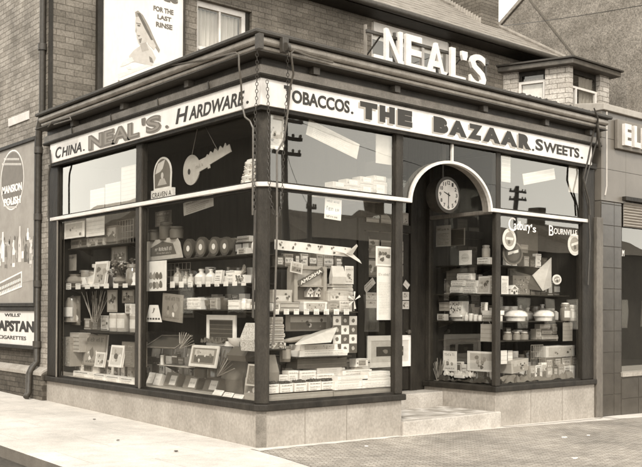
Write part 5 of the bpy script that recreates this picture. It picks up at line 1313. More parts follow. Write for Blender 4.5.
for a, b, t_, e, lab in ((146, 152, 372, 383, 'small white-labelled box leftmost in the front row of the wide left window'), (152.5, 158.5, 373, 385, 'small white-labelled box second in the front row of the wide left window'), (163, 175, 372, 386, 'grey round-shouldered box with a white label third in the front row'), (182, 195, 375, 388.5, 'grey round-shouldered box with a white label fourth in the front row'), (202, 216, 377, 391, 'grey round-shouldered box with a white label right of the bottle picture')):
    I('box', 'labelled_box', 'box', lab, 'L', .2, (a, t_, b, e), bed=True, st='oval' if b-a < 8 else 'tag', body=P[8] if b-a < 8 else P[4], alt=P[9], ink=P[6], dp=.14, lean=22, group='labelled boxes in the front row')
for a, b, t_, lab in ((190, 200, 354, 'dim bottle between the bottle picture and the front boxes'), (204, 212, 354, 'second dim bottle under the bottle picture')):
    I('lathe', 'bottle', 'bottle', lab, 'L', .34, (a, t_+8, b, 378), prof=BOT, body=P[2])
I('bag', 'hand_bag', 'bag', 'dark pointed handbag with a grip beside the cosy', 'L', .3, (228, 347, 246, 361), body=P[2], grip=True)
I('bag', 'paper_bag', 'bag', 'large grey cloth bag with a flat front on the left window bed', 'L', .2, (221, 361, 243, 392), bed=True, body=P[4], dp=.14)
I('fan', 'umbrella_sticks', 'umbrellas', 'fan of grey umbrellas opening left of the grey cloth bag', 'L', .32, (212, 350, 232, 378))
I('frame', 'slate_board', 'slate', 'grey slate with pale wooden edges leaning by the corner post', 'L', .2, (245, 364, 257, 386), st='spots', body=P[6], fw=.02, mount=P[3], ink=P[3], alt=P[4], lean=10)
I('book', 'song_book', 'book', 'grey booklet with slanting letters standing at the shop corner', 'L', .09, (243.5, 378, 257.5, 399.5), bed=True, st='ad', body=P[5], alt=P[4], ink=P[8], t=.012, lean=6)
for a, b, t_, e, lab in ((212, 221, 389, 395, 'white price card lying left of three before the grey bag'), (222, 231, 391.5, 397.5, 'white price card lying in the middle before the grey bag'), (232, 241, 393.5, 399.5, 'white price card lying right of three before the grey bag')):
    I('card', 'price_card', 'card', lab, 'L', .12, (a, t_, b, e), bed=True, st='text', body=P[9], ink=P[5], alt=P[7], lean=38, group='price cards before the grey bag')
def row(kind, name, cat, label, plane, d, px0, px1, n, top, z, group, tones, st='label', gap=.15, **k):
    rr = random.Random(len(label)*7+n)
    for j in range(n):
        a = px0+(px1-px0)*j/n; b_ = px0+(px1-px0)*(j+1-gap)/n
        kk = dict(k)
        if kind == 'lathe': kk['prof'] = rr.choice((JAR, TIN, BOT)); kk['lb'] = (.15, .6)
        I(kind, name, cat, label, plane, d, (a, top+(rr.uniform(-2.5, 2.5) if kind != 'card' else 0), b_, top+12), z=z, st=rr.choice(st) if isinstance(st, tuple) else st, body=rr.choice(tones), alt=rr.choice((P[8], P[3], P[6])), ink=rr.choice((P[1], P[8])), group=group, **kk)
T1 = (P[3], P[5], P[7], P[2], P[8])
ST4 = ('label', 'band', 'text', 'pic')
row('lathe', 'jar', 'jar', 'one of the small dim jars ranged at the back of the vase shelf', 'L', .42, 62, 134, 9, 271, zA, 'jars at the back of the vase shelf', T1)
row('box', 'packet', 'packet', 'one of the packets along the back of the dark lower shelf, far left', 'L', .45, 84, 134, 6, 316, zB, 'packets at the back of the dark shelf', T1, ST4)
row('box', 'packet', 'packet', 'one of the packets ranged behind the round clocks on the top shelf', 'L', .5, 186, 250, 9, 240, z1, 'packets behind the round clocks', (P[2], P[3], P[5]), ST4)
row('lathe', 'jar', 'jar', 'one of the small jars at the back of the middle bottle shelf', 'L', .48, 168, 252, 12, 269, z2, 'jars at the back of the bottle shelf', T1)
row('box', 'packet', 'packet', 'one of the packets ranged at the back of the lower white box shelf', 'L', .5, 184, 246, 9, 296, z3, 'packets at the back of the lower shelf', T1, ST4)
row('book', 'book', 'book', 'one of the small books leaning in the second row, left window bed', 'L', .86, 148, 240, 8, 346, ST, 'books in the second row of the left bed', (P[3], P[5], P[7], P[8]), ('ad', 'pic', 'text'), lean=8)
row('book', 'book', 'book', 'one of the books leaning at the back of the far left bed', 'L', .42, 66, 134, 6, 346, ST, 'books at the back of the far left bed', (P[5], P[7], P[6], P[3]), ('ad', 'pic', 'text'), lean=8)
# ---- front window left of the lobby
z5 = shelf('main toy shelf across the front window', 'F', .22, .75, 270, 358, 318, 311.5)
z6 = shelf('short shelf with a long white box in the front window', 'F', .25, .7, 296, 352, 320, 356.5)
I('card', 'poster', 'poster', 'narrow pale poster with a figure at the corner edge of the upper front window', 'F', .10, (267, 115, 284, 149), st='pic', body=P[8], alt=P[6])
I('card', 'pale_strip', 'strip', 'long pale lettered paper strip pasted at a slant in the upper front window', 'F', .075, (306, 131, 358, 147), st='text', body=P[6], ink=P[6], alt=P[7], roll=14)
I('card', 'poster', 'poster', 'square pale poster with a flower in the upper front window by the lobby post', 'F', .09, (376, 135, 391.5, 164), st='oval', body=P[6], ink=P[6], alt=P[6])
rws = ((320, 332, 190, 196.5), (332.5, 346, 188.5, 197.5), (346.5, 360, 187, 199), (360.5, 373, 184.5, 200.5), (373.5, 387, 182, 201.5))
pos_ = ('leftmost', 'second from left', 'middle', 'fourth from left', 'rightmost')
for j, (a, b, t_, e) in enumerate(rws):
    I('box', 'white_carton', 'carton', 'white carton %s of the stacked bottom row above the front transom' % pos_[j], 'F', .14, (a, t_, b, e), st='label', body=P[6], alt=P[7], ink=P[6], dp=.15, group='white cartons above the front transom')
for j, (a, b, t_, e) in enumerate(((333, 346, 182, 188), (346.5, 360, 179.5, 186.5), (360.5, 373.5, 177, 184), (374, 386, 176, 181.5))):
    I('box', 'white_carton', 'carton', 'white carton %s of the upper row above the front transom' % ('leftmost', 'second', 'third', 'rightmost')[j], 'F', .15, (a, t_, b, e), st='label', body=P[6], alt=P[7], ink=P[6], dp=.15, group='white cartons above the front transom')
I('card', 'price_card', 'card', 'white price card hanging by strings under the front transom', 'F', .12, (324.5, 198.5, 341, 219.5), st='band', body=P[9], ink=P[2], alt=P[9], strings=.08, roll=3)
I('banner', 'paper_frieze', 'frieze', 'pale paper frieze of small animals stretched across the front window', 'F', .3, (276, 242, 352, 258))
I('bird', 'paper_bird', 'toy', 'white paper bird with a raised wing at the end of the frieze', 'F', .26, (333, 244, 362, 263))
zt_ = shelf('high shelf of upright packets behind the paper frieze', 'F', .42, .8, 272, 354, 310, 267.5)
for a, b, t_, lab, bd, st in ((276, 284, 256, 'dark upright packet leftmost behind the frieze', P[3], 'label'), (285, 293, 254, 'mid grey upright packet behind the frieze', P[5], 'band'), (294.5, 300, 254, 'dark narrow packet behind the frieze', P[2], 'label'), (301, 308, 254, 'pale upright packet in the middle behind the frieze', P[7], 'label'), (309.5, 316, 254, 'dark packet right of the middle behind the frieze', P[3], 'band'), (317, 323, 254, 'pale lettered packet behind the frieze', P[6], 'text'), (324, 333, 255, 'wide pale packet behind the frieze', P[6], 'band'), (335, 342, 257, 'grey packet under the paper bird', P[4], 'label')):
    I('box', 'packet', 'packet', lab, 'F', .44, (a, t_, b, 267), z=zt_, st=st, body=bd, alt=P[8], group='upright packets behind the frieze')
I('theatre', 'toy_theatre', 'toy', 'toy theatre with a slanting lettered banner on the toy shelf', 'F', .3, (294.5, 266, 327, 302))
for a, b, lab in ((307.5, 313, 'tiny white house on the left inside the toy theatre'), (315.5, 321.5, 'tiny white house on the right inside the toy theatre')):
    I('house', 'toy_house', 'toy', lab, 'F', .36, (a, 287.5, b, 297), group='tiny houses in the toy theatre')
I('card', 'showcard', 'card', 'pale curled card at the upper left corner of the toy theatre', 'F', .24, (290, 262, 302, 273), st='pic', body=P[7], roll=8)
I('bag', 'paper_bag', 'bag', 'pale printed paper bag right of the toy theatre', 'F', .3, (332, 266, 345, 284), body=P[7], dp=.05)
I('card', 'showcard', 'card', 'white calendar card right of the pale paper bag', 'F', .3, (345, 266, 353.5, 284), st='ad', body=P[8], alt=P[7], ink=P[4])
for a, b, t_, e, lab in ((332, 352.5, 284, 287.5, 'topmost thin game box of the stack right of the toy theatre'), (333, 353, 288, 291.5, 'second thin game box of the stack right of the toy theatre'), (333, 353, 292, 295.5, 'third thin game box of the stack right of the toy theatre'), (332, 354, 296, 300, 'bottom thin game box of the stack right of the toy theatre')):
    I('box', 'game_box', 'box', lab, 'F', .32, (a, t_, b, e), st='band', body=P[7], alt=P[6], ink=P[4], dp=.2, lid=False, group='thin game boxes')
I('box', 'toy_box', 'box', 'pale pictured toy box at the left of the toy shelf', 'F', .28, (273, 290, 292, 302.5), st='pic', body=P[6], alt=P[7])
I('box', 'toy_box', 'box', 'white small box at the left front of the toy shelf', 'F', .24, (272, 303, 280, 311), z=z5, st='label', body=P[8])
I('box', 'toy_box', 'box', 'pale toy box with four dark windows on the toy shelf', 'F', .24, (280.5, 302.5, 299, 311), z=z5, st='lines', body=P[6], ink=P[3])
I('box', 'toy_box', 'box', 'wide pale pictured toy box in the middle of the toy shelf', 'F', .24, (304, 302, 327, 311), z=z5, st='pic', body=P[8], alt=P[6], ink=P[2])
I('box', 'toy_box', 'box', 'grey toy box right of the wide pale toy box', 'F', .24, (327.5, 302, 339, 311), z=z5, st='label', body=P[5])
I('box', 'toy_box', 'box', 'pale pictured box under the thin game boxes', 'F', .26, (328, 291, 349, 301.5), st='pic', body=P[6], alt=P[7])
I('box', 'toy_box', 'box', 'lettered pale box at the right end of the toy shelf', 'F', .26, (339.5, 301, 352, 311), z=z5, st='text', body=P[7])
I('mill', 'paper_windmill', 'toy', 'pale paper windmill at the right end of the toy shelf', 'F', .22, (348, 293, 361, 311))
I('card', 'picture', 'picture', 'wide dark landscape picture under the toy shelf', 'F', .5, (286, 315, 331, 331), st='pic', body=P[4], alt=P[3])
I('plane', 'toy_boat', 'toy', 'large pale toy seaplane under the dark landscape picture', 'F', .28, (283, 327, 343, 346))
I('card', 'checker_card', 'card', 'chequered picture sheet at the right below the toy shelf', 'F', .34, (333, 316, 357, 353), st='check', body=P[4])
bb = ((272, 283, 317, 324), (271, 284, 324.5, 328.5), (271, 284, 329, 333), (270, 285, 333.5, 337.5), (270, 284, 338, 342.5))
nm = ('pale upright box topmost of the pile at the shop corner', 'second box down the pile at the shop corner', 'third box down the pile at the shop corner', 'fourth box down the pile at the shop corner', 'bottom box of the pile at the shop corner')
zc_ = shelf('small corner shelf under the box pile at the shop corner', 'F', .2, .6, 268, 286, 277, 349)
for (a, b, t_, e), lab in zip(bb, nm): I('box', 'game_box', 'box', lab, 'F', .24, (a, t_, b, e), st='band', body=P[6] if t_ < 320 else P[7], alt=P[5], ink=P[3], dp=.18, lid=False, group='box pile at the shop corner')
I('box', 'toy_box', 'box', 'pale speckled box at the base of the corner box pile', 'F', .22, (269, 343, 286, 349), z=zc_, st='spots', body=P[7], alt=P[4])
I('lathe', 'tin', 'tin', 'small dark tin left of the long white box', 'F', .3, (284, 346, 293, 362), prof=TIN, body=P[3], lb=(.2, .8), lm=P[5])
I('box', 'long_box', 'box', 'long white box with pictured lid on the short shelf', 'F', .28, (300, 350, 348, 356.5), z=z6, st='band', body=P[9], alt=P[8], ink=P[5], lid=False)
I('box', 'long_box', 'box', 'pale pictured box lying on the long white box', 'F', .32, (301, 344.5, 338, 350), st='pic', body=P[8], alt=P[6], lid=False)
I('box', 'dark_box', 'box', 'long dark box under the short shelf', 'F', .4, (298, 358, 347, 368), st='lines', body=P[2], ink=P[3])
I('bag', 'paper_bag', 'bag', 'brown paper bag standing behind the corner post in the front window', 'F', .3, (266, 355, 278, 384), body=P[4], dp=.1)
I('box', 'white_carton', 'carton', 'white carton with a lettered front above the front bed display', 'F', .42, (317, 364, 342, 377), st='text', body=P[9], ink=P[4], alt=P[7])
I('box', 'white_carton', 'carton', 'white low carton right of the lettered carton', 'F', .38, (343, 370, 372, 378), st='band', body=P[9], alt=P[8], ink=P[5])
I('box', 'white_carton', 'carton', 'small pale carton beside the wall behind the low carton', 'F', .45, (356, 359, 368, 367), st='label', body=P[8])
for j, (a, b, t_, e) in enumerate(((279, 288, 375, 383), (288.5, 298, 371, 382), (300, 316, 371, 381), (317, 334, 374, 383))):
    I('box', 'white_carton', 'carton', ('small pale carton left behind the scalloped tickets', 'tall pale carton second behind the scalloped tickets', 'wide pale carton third behind the scalloped tickets', 'wide pale carton fourth behind the scalloped tickets')[j], 'F', .32, (a, t_, b, e), st='text', body=P[8], ink=P[5], alt=P[6], dp=.12, group='pale cartons behind the tickets')
for j, (a, b, t_, e) in enumerate(((266.5, 279, 382.5, 393.5), (280.5, 293, 382, 392.5), (295, 307, 381, 391.5), (309, 321, 380, 390.5), (322, 333.5, 379.5, 389.5))):
    I('box', 'tray_box', 'box', 'white tray box of dark sweets, %s of five along the front bed' % ('leftmost', 'second', 'middle', 'fourth', 'rightmost')[j], 'F', .19, (a, t_+2, b, e), st='text', body=P[9], ink=P[4], alt=P[6], dp=.1, lid=False, group='tray boxes along the front bed')
    I('crumple', 'sweet_heap', 'sweets', 'heap of dark wrapped sweets in the %s tray box of the front bed' % ('leftmost', 'second', 'middle', 'fourth', 'rightmost')[j], 'F', .20, (a+1, t_-1, b-1, t_+2.2), body=P[1], dp=.08, group='sweet heaps in the tray boxes')
for a, b, t_, e, lab in ((335, 362, 381, 389.5, 'long white box left at the front edge of the front bed'), (362.5, 393, 378, 387.5, 'long white box right at the front edge of the front bed'), (338, 368, 376, 381, 'long white box lying behind the left front box'), (369, 390, 371.5, 378, 'long white box lying behind the right front box')):
    I('box', 'long_box', 'box', lab, 'F', .15, (a, t_, b, e), st='band', body=P[9], alt=P[9], ink=P[7], dp=.16, lid=False, z=None, group='long white boxes on the front bed')
for a, b, t_, e, m_, lab in ((266, 334, 393.2, 397, P[5], 'pale low step of the display along the front bed'), (335, 393, 389, 393, P[5], 'pale low step of the display at the right of the front bed')):
    I('box', 'display_step', 'plinth', lab, 'F', .17, (a, t_, b, e), z=ST, st='lines', body=m_, ink=m_, dp=.4, lid=False)
I('card', 'paper_scroll', 'scroll', 'long white printed scroll hanging at the right of the front window', 'F', .10, (377, 262, 391.5, 320), st='text', body=P[9], ink=P[5], alt=P[7])
I('card', 'picture_sheet', 'picture', 'cream picture of riders hanging at the head of the white scroll', 'F', .09, (376, 246.5, 391.5, 266), st='pic', body=P[9], alt=P[7], ink=P[2])
# ---- the door and what hangs in it
dd = LD+.015
for a, b, t_, e, lab, bd, st in ((366.5, 379, 218, 234, 'pale sheet at the top left inside the shop door', P[6], 'lines'), (381, 392, 211, 233, 'folded pale sheet at the top right inside the shop door', P[5], 'lines'), (366.5, 379.5, 234.5, 258, 'picture paper second down at the left of the shop door', P[5], 'pic'), (381, 392, 236, 246, 'dim sheet second down in the middle of the shop door', P[4], 'text'), (366, 379, 259, 277, 'dim paper third down at the left of the shop door', P[3], 'pic'),
     (402.5, 408.5, 213, 236, 'narrow pale magazine topmost beside the lobby post', P[5], 'pic'), (402.5, 408.5, 237, 251, 'narrow striped magazine second beside the lobby post', P[5], 'lines'), (402.5, 408.5, 252, 264, 'narrow striped magazine third beside the lobby post', P[5], 'lines'), (402.5, 408.5, 265, 276.5, 'narrow striped magazine lowest beside the lobby post', P[4], 'lines')):
    I('card', 'magazine', 'magazine', lab, 'F', dd, (a, t_, b, e), st=st, body=bd, alt=P[4], ink=P[3], group='papers hung in the shop door')
I('card', 'arrow_card', 'card', 'pale lettered card tilted up at the left of the shop door', 'F', dd-.02, (365, 281, 377, 288), st='text', body=P[7], roll=-38)
I('card', 'arrow_card', 'card', 'pale card tilted down at the right of the shop door', 'F', dd-.02, (402.5, 281, 408, 287), st='lines', body=P[7], ink=P[5], roll=38)
for a, b, t_, e, lab in ((366, 376.5, 292.5, 300, 'white picture label left in the shop door'), (402.5, 409, 292, 300, 'white picture label right in the shop door'), (366, 376.5, 300.5, 308, 'grey label left in the shop door'), (402.5, 409, 301, 309, 'small white label lowest right in the shop door')):
    I('card', 'small_label', 'card', lab, 'F', dd-.01, (a, t_, b, e), st='pic', body=P[7], alt=P[7], ink=P[2], group='small labels in the shop door')
I('frame', 'white_notice', 'notice', 'wide white framed notice with two dark panels low on the shop door', 'F', LD-.025, (368, 335.5, 412.5, 367), st='panels', body=P[9], fw=.07, mount=P[7], ink=P[2])
# ---- right hand window: return side
X = 4.13
y5, y6, y7 = at(470, 265, 'L', X+.1).z, at(470, 294, 'L', X+.06).z, at(470, 321, 'L', X+.04).z
def rshelf(label, z, d0, d1, y1, x1, yd):
    s = thing('display_shelf', label, 'shelf', ((d0+x1)/2, yd/2+.4, z-.016), 'window display shelves')
    part(s, 'board', lambda mb: mb.prism([(d0, yd, z-.016), (x1, yd, z-.016), (x1, y1, z-.016), (d0, y1, z-.016)], (0, 0, .016), WOOD_MID))
    for x in (d0+.1, x1-.15): part(s, 'bracket', lambda mb: mb.prism([(x, y1, z-.018), (x, y1-.35, z-.018), (x, y1, z-.11)], (.012, 0, 0), IRON))
rshelf('narrow top shelf in the right hand window', y5, 4.13, 4.5, 1.25, 5.2, .35)
rshelf('middle shelf of chocolate boxes in the right hand window', y6, 4.12, 4.5, 1.28, 6.1, .30)
rshelf('pie shelf in the right hand window', y7, 4.12, 4.5, 1.28, 6.35, .25)
I('card', 'showcard', 'card', 'pale lettered card hanging high beside the shop door', 'L', X, (436, 225.5, 450.5, 246.5), st='text', body=P[6], ink=P[2], alt=P[3])
I('frame', 'thin_frame', 'frame', 'thin dark hanging frame right of the high lettered card', 'L', X+.05, (441, 229, 464, 246), body=P[3], fw=.012, mount=P[1], st='lines', ink=P[1])
I('card', 'showcard', 'card', 'square cream card with a small figure on the top shelf', 'L', X+.08, (459, 250.5, 471.5, 264.5), z=y5, st='oval', body=P[8], alt=P[7], ink=P[3])
I('box', 'packet', 'packet', 'small lettered white packet on the top shelf right of the figure card', 'L', X+.08, (477, 257.5, 489, 265), z=y5, st='text', body=P[8])
I('lathe', 'jar', 'jar', 'small pale jar above the lettered white packet', 'L', X+.1, (480, 245, 486.5, 257), prof=JAR, body=P[6])
I('box', 'packet', 'packet', 'narrow white packet at the post on the top shelf', 'L', X+.02, (494, 254, 496.5, 266), st='lines', body=P[8], ink=P[6])
I('card', 'backing_sheet', 'card', 'grey backing sheet behind the chocolate boxes of the return window', 'L', X+.2, (446, 268, 474, 292), z=y6, st='lines', body=P[4], ink=P[3])
for a, b, t_, e, lab in ((457, 471, 273.5, 280, 'white chocolate box topmost of the pyramid in the return window'), (451, 465, 280.5, 286.5, 'white chocolate box left in the pyramid in the return window'), (465.5, 477, 280.5, 287, 'white chocolate box right in the pyramid in the return window'), (450, 462, 287, 293, 'white chocolate box bottom left of the pyramid'), (462.5, 476, 287, 293.5, 'pale chocolate box bottom right of the pyramid')):
    I('box', 'chocolate_box', 'box', lab, 'L', X+.08, (a, t_, b, e), st='band', body=P[8], alt=P[8], ink=P[3], lid=False, dp=.1, group='chocolate box pyramid')
I('book', 'leaflet', 'book', 'pale illustrated leaflet leaning right of the box pyramid', 'L', X+.06, (477, 276, 489, 293.5), z=y6, st='pic', body=P[7], alt=P[6], lean=8, t=.012)
I('book', 'leaflet', 'book', 'white folded leaflet by the post in the return window', 'L', X+.04, (489.5, 276, 496.5, 294), z=y6, st='ad', body=P[8], alt=P[6], t=.012)
I('box', 'carton', 'box', 'grey carton at the left of the pie shelf', 'L', X+.1, (439, 302.5, 449, 311), st='lines', body=P[5], ink=P[4])
I('box', 'carton', 'box', 'white square carton beside the grey carton on the pie shelf', 'L', X+.1, (449.5, 301.5, 462, 314), st='spots', body=P[8], alt=P[7])
I('lathe', 'pie', 'pie', 'pale crimped pie in front of the white square carton', 'L', X+.03, (444.5, 312, 462, 321), z=y7, prof=PIE, body=P[7])
I('box', 'carton', 'box', 'low pale carton at the left end of the pie shelf', 'L', X+.05, (437, 314, 444.5, 321), z=y7, st='label', body=P[7])
I('box', 'carton', 'box', 'tall narrow pale carton right of the crimped pie', 'L', X+.1, (481, 302.5, 485.5, 313), st='label', body=P[8])
I('box', 'long_box', 'box', 'long white box by the post on the pie shelf', 'L', X+.06, (482, 310.5, 497, 315), st='lines', body=P[9], ink=P[7], lid=False)
I('box', 'long_box', 'box', 'lettered white box under the long white box', 'L', X+.05, (482.5, 315.5, 496, 321), z=y7, st='band', body=P[7], ink=P[2])
I('crumple', 'straw_packing', 'packing', 'pale straw packing spread beside the crimped pie', 'L', X+.04, (462, 316, 480, 321), z=y7, body=P[6], dp=.08)
I('card', 'hanging_card', 'card', 'pale card hanging from the pie shelf beside the post', 'L', X, (480.5, 324, 492, 341.5), st='lines', body=P[6], ink=P[5], strings=.04)
I('card', 'showcard', 'card', 'white showcard with an ornament standing low in the return window', 'L', X+.06, (443, 351, 456.5, 371), st='ad', body=P[9], alt=P[9], ink=P[2])
I('card', 'showcard', 'card', 'wide white picture card standing low in the return window', 'L', X+.1, (467, 351.5, 496, 371.5), st='pic', body=P[9], alt=P[7], ink=P[4])
I('crumple', 'sweet_heap', 'sweets', 'heap of pale wrapped sweets before the two white showcards', 'L', X+.03, (443, 370, 471, 377.5), body=P[7], dp=.1)
I('straw', 'broom_head', 'brushes', 'splayed straw bundle at the far left of the return window', 'L', X+.04, (431, 358, 444, 381))
I('crumple', 'dark_crepe', 'paper', 'dark crinkled crepe paper along the bed of the return window', 'L', X, (436, 376, 496, 386), z=ST, body=P[1], dp=.2)
I('box', 'white_slab', 'box', 'small white slab fixed on the dark crepe paper', 'L', X-.0, (454, 375, 463, 378), st='lines', body=P[9], ink=P[8], dp=.05, lid=False)
# ---- right hand window: front side
zG = .075
I('disc', 'oval_showcard', 'card', 'oval cocoa showcard stuck at the left inside the right window', 'F', zG, (500.5, 227.5, 514, 249.5), roll=18)
I('disc', 'oval_showcard', 'card', 'oval cocoa showcard stuck at the right inside the right window', 'F', zG, (568, 233.5, 581.5, 255.5))
I('disc', 'oval_plate', 'plate', 'dark oval picture plate with a pale rim under the left cocoa showcard', 'F', .16, (503, 241, 523, 265), body=P[3], alt=P[1], t=.012, **{'in': P[2]})
glx = MB()
def wl(mb):
    z0 = at(522, 230.5, 'F', .044).z
    text_px(mb, 'C', 'F', .044, 508.5, 515.5, z0-.02, z0+.17, P[9], 225, bold=.0, ext=.001)
    text_px(mb, 'adbury', 'F', .044, 514, 530.5, z0-.035, z0+.13, P[9], 225, bold=.01, ext=.001); text_px(mb, "'s", 'F', .044, 531, 536, z0-.01, z0+.10, P[9], 225, bold=.01, ext=.001)
    z1 = at(563, 235, 'F', .044).z
    text_px(mb, 'B', 'F', .044, 549, 553.5, z1-.025, z1+.125, P[8], 230, bold=.0, ext=.001); text_px(mb, 'OURNVILLE', 'F', .044, 554, 577, z1+.005, z1+.09, P[8], 230, ext=.001)
wl(glx); glo = glx.build('window_lettering', shop)
I('card', 'poster', 'poster', 'pale lettered poster at the right end of the upper right window', 'F', .08, (569, 165, 582.5, 193), st='text', body=P[6], ink=P[6], alt=P[7])
I('card', 'poster', 'poster', 'pale plain panel imitating a reflection at the left end of the upper right window', 'F', .08, (501.5, 155.5, 510.5, 182), st='lines', body=P[6], ink=P[7])  # plain pale sheet standing in for a bright reflection in the pane
I('card', 'pale_strip', 'strip', 'long pale strip imitating a slanting reflection in the upper right window', 'F', .09, (524, 171, 556, 182), st='lines', body=P[6], ink=P[7], roll=-12)  # slanting pale strip put in place of a reflection on the glass
I('kite', 'folded_screen', 'screen', 'pale folded paper screen with a dark side hanging in the right window', 'F', .4, (537, 257, 551.5, 291))
I('disc', 'round_showcard', 'card', 'small round white showcard right of the folded paper screen', 'F', .14, (552.5, 274.5, 561.5, 284.5), t=.006)
I('card', 'backing_sheet', 'card', 'tall grey backing sheet behind the folded paper screen', 'F', .75, (508, 230, 538, 290), st='lines', body=P[2], ink=P[2])
I('box', 'carton', 'box', 'pale small carton behind the oval picture plate', 'F', .5, (521, 245, 528, 253), st='lines', body=P[4], ink=P[3])
I('card', 'showcard', 'card', 'white narrow card at the left of the middle shelf by the post', 'F', .3, (501.5, 276, 508.5, 293.5), z=y6, st='text', body=P[8], ink=P[5])
I('house', 'toy_house', 'toy', 'little white model house on the middle shelf of the right window', 'F', .32, (510.5, 285, 518, 294), z=y6)
I('box', 'carton', 'box', 'patterned grey carton behind the little model house', 'F', .5, (513, 276, 530, 293), z=y6, st='spots', body=P[4], alt=P[6], ink=P[2])
for j, a in enumerate((531, 536, 541)):
    I('book', 'book', 'book', ('dim upright book left of three on the middle shelf', 'dim upright book in the middle of three on the middle shelf', 'dim upright book right of three on the middle shelf')[j], 'F', .5, (a, 281, a+4.5, 293), z=y6, st='lines', body=P[3], ink=P[5], group='dim books on the middle shelf')
for a, b, lab in ((517.5, 533, 'pale domed pie on a dark tin left on the pie shelf'), (546, 559, 'pale domed pie on a dark tin right on the pie shelf')):
    I('lathe', 'pie', 'pie', lab, 'F', .3, (a, 310, b, 321.5), z=y7, prof=PIE, body=P[8], group='domed pies')
for a, b, t_, lab, bd in ((566.5, 572.5, 304, 'dim bottle with a pale label on the right end of the pie shelf', P[4]), (574, 580, 306, 'pale jar with a white knob at the right end of the pie shelf', P[7])):
    I('lathe', 'jar', 'jar', lab, 'F', .22, (a, t_, b, 320), z=y7, prof=JAR, body=bd, lb=(.2, .6), cap=.7, capm=P[9])
I('card', 'hanging_card', 'card', 'pale card hanging under the pie shelf at the right end', 'F', .25, (563, 322.5, 572.5, 341), st='lines', body=P[5], ink=P[4], strings=.03)
z8 = at(530, 340, 'F', .3).z
rshelf('low shelf of small jars in the right hand window', z8, 4.14, 4.5, 1.2, 5.75, .28)
for a, b, lab in ((508, 514, 'small jar with a bright lid leftmost on the low shelf'), (517, 522, 'small jar with a dull lid second on the low shelf'), (524.5, 530.5, 'small jar with a bright lid third on the low shelf')):
    I('lathe', 'jar', 'jar', lab, 'F', .32, (a, 332.5, b, 339.5), z=z8, prof=JAR, body=P[4], cap=.75, capm=P[8], group='small jars on the low shelf')
for a, b, t_, e, lab in ((540, 550, 324, 329.5, 'grey tin topmost of the pyramid in the right window'), (536, 541, 329, 340, 'narrow grey tin at the left of the pyramid'), (542, 552, 330, 334.5, 'pale box in the middle of the tin pyramid'), (552.5, 557, 324, 334, 'narrow tin at the right of the pyramid'), (541.5, 558, 335, 341, 'long pale box at the base of the tin pyramid')):
    I('box', 'stacked_box', 'box', lab, 'F', .4, (a, t_, b, e), st='band', body=P[5], alt=P[6], ink=P[3], lid=False, dp=.1, group='tin pyramid')
I('box', 'long_box', 'box', 'long pale open box standing above the low stock of the right window', 'F', .3, (546, 346, 575, 357), st='pic', body=P[7], alt=P[6])
I('box', 'carton', 'box', 'tilted pale carton on the bed near the corner of the right window', 'F', .3, (512, 360, 529, 372), st='pic', body=P[6], alt=P[5], roll=-6)
I('card', 'showcard', 'card', 'white card just right of the post low in the right window', 'F', .35, (501, 350.5, 507, 364), st='lines', body=P[8], ink=P[7])
I('card', 'showcard', 'card', 'white narrow card beside the low post card', 'F', .42, (508, 350.5, 512.5, 362), st='lines', body=P[8], ink=P[6])
lay = ((545, 553, 358, 370), (553.5, 562, 357.5, 366), (562.5, 571, 358, 369), (571.5, 578, 356, 366), (549, 558, 367, 376), (558.5, 567, 369, 376), (530, 540, 368, 377), (567.5, 577, 367, 374))
ll = ('grey tin left in the low heap of the right window', 'dim box second in the low heap of the right window', 'pale tin third in the low heap of the right window', 'grey box rightmost in the low heap', 'small dim box in front of the grey tin', 'small pale box in front of the dim box', 'small grey box right of the tilted carton', 'small grey box in front of the rightmost box')
for (a, b, t_, e), lab, bd in zip(lay, ll, (P[4], P[3], P[6], P[4], P[3], P[5], P[3], P[4])):
    I('box', 'stock_box', 'box', lab, 'F', .3, (a, t_, b, e), bed=(e > 371), st='label', body=bd, alt=P[6], dp=.1, group='low heap in the right window')
I('crumple', 'crepe_paper', 'paper', 'grey crinkled crepe paper along the bed of the right window', 'F', .14, (505, 374, 576, 384), z=ST, body=P[3], dp=.4)
I('rack', 'wire_stand', 'stand', 'thin wire stand in the middle of the right window', 'F', .26, (531, 345, 543, 372))
row('lathe', 'jar', 'jar', 'one of the dim jars behind the domed pies in the right window', 'F', .7, 506, 566, 8, 306, y7, 'jars at the back of the pie shelf', T1)
row('box', 'packet', 'packet', 'one of the packets behind the round white showcard on the middle shelf', 'F', .7, 534, 574, 6, 282, y6, 'packets at the back of the middle shelf', (P[2], P[3], P[5], P[7]), ST4)
row('box', 'packet', 'packet', 'one of the packets at the back of the low small jar shelf', 'F', .6, 506, 540, 6, 330, z8, 'packets at the back of the low jar shelf', (P[2], P[3], P[5], P[7]), ST4)
row('box', 'packet', 'packet', 'one of the packets at the back of the toy shelf behind the theatre', 'F', .55, 272, 354, 9, 290, z5, 'packets at the back of the toy shelf', (P[3], P[5], P[7], P[6]), ST4)
row('box', 'carton', 'carton', 'one of the cartons standing along the back of the front window bed', 'F', .75, 270, 372, 8, 358, ST, 'cartons at the back of the front bed', (P[3], P[5], P[7], P[2]), ST4)
row('box', 'packet', 'packet', 'one of the packets ranged behind the chocolate box pyramid in the return window', 'L', X+.3, 440, 496, 7, 277, y6, 'packets behind the chocolate boxes', (P[2], P[3], P[5]), ST4)
row('box', 'packet', 'packet', 'one of the packets at the back of the pie shelf beside the door', 'L', X+.3, 440, 496, 7, 305, y7, 'packets at the back of the return pie shelf', (P[2], P[3], P[5], P[7]), ST4)
WH = (P[8], P[7], P[9], P[5])
row('box', 'packet', 'packet', 'one of the small pale packets along the top shelf behind the oval showcards', 'F', .45, 506, 548, 7, 256, y5, 'pale packets on the right top shelf', WH+(P[2],), ST4, dp=.06)
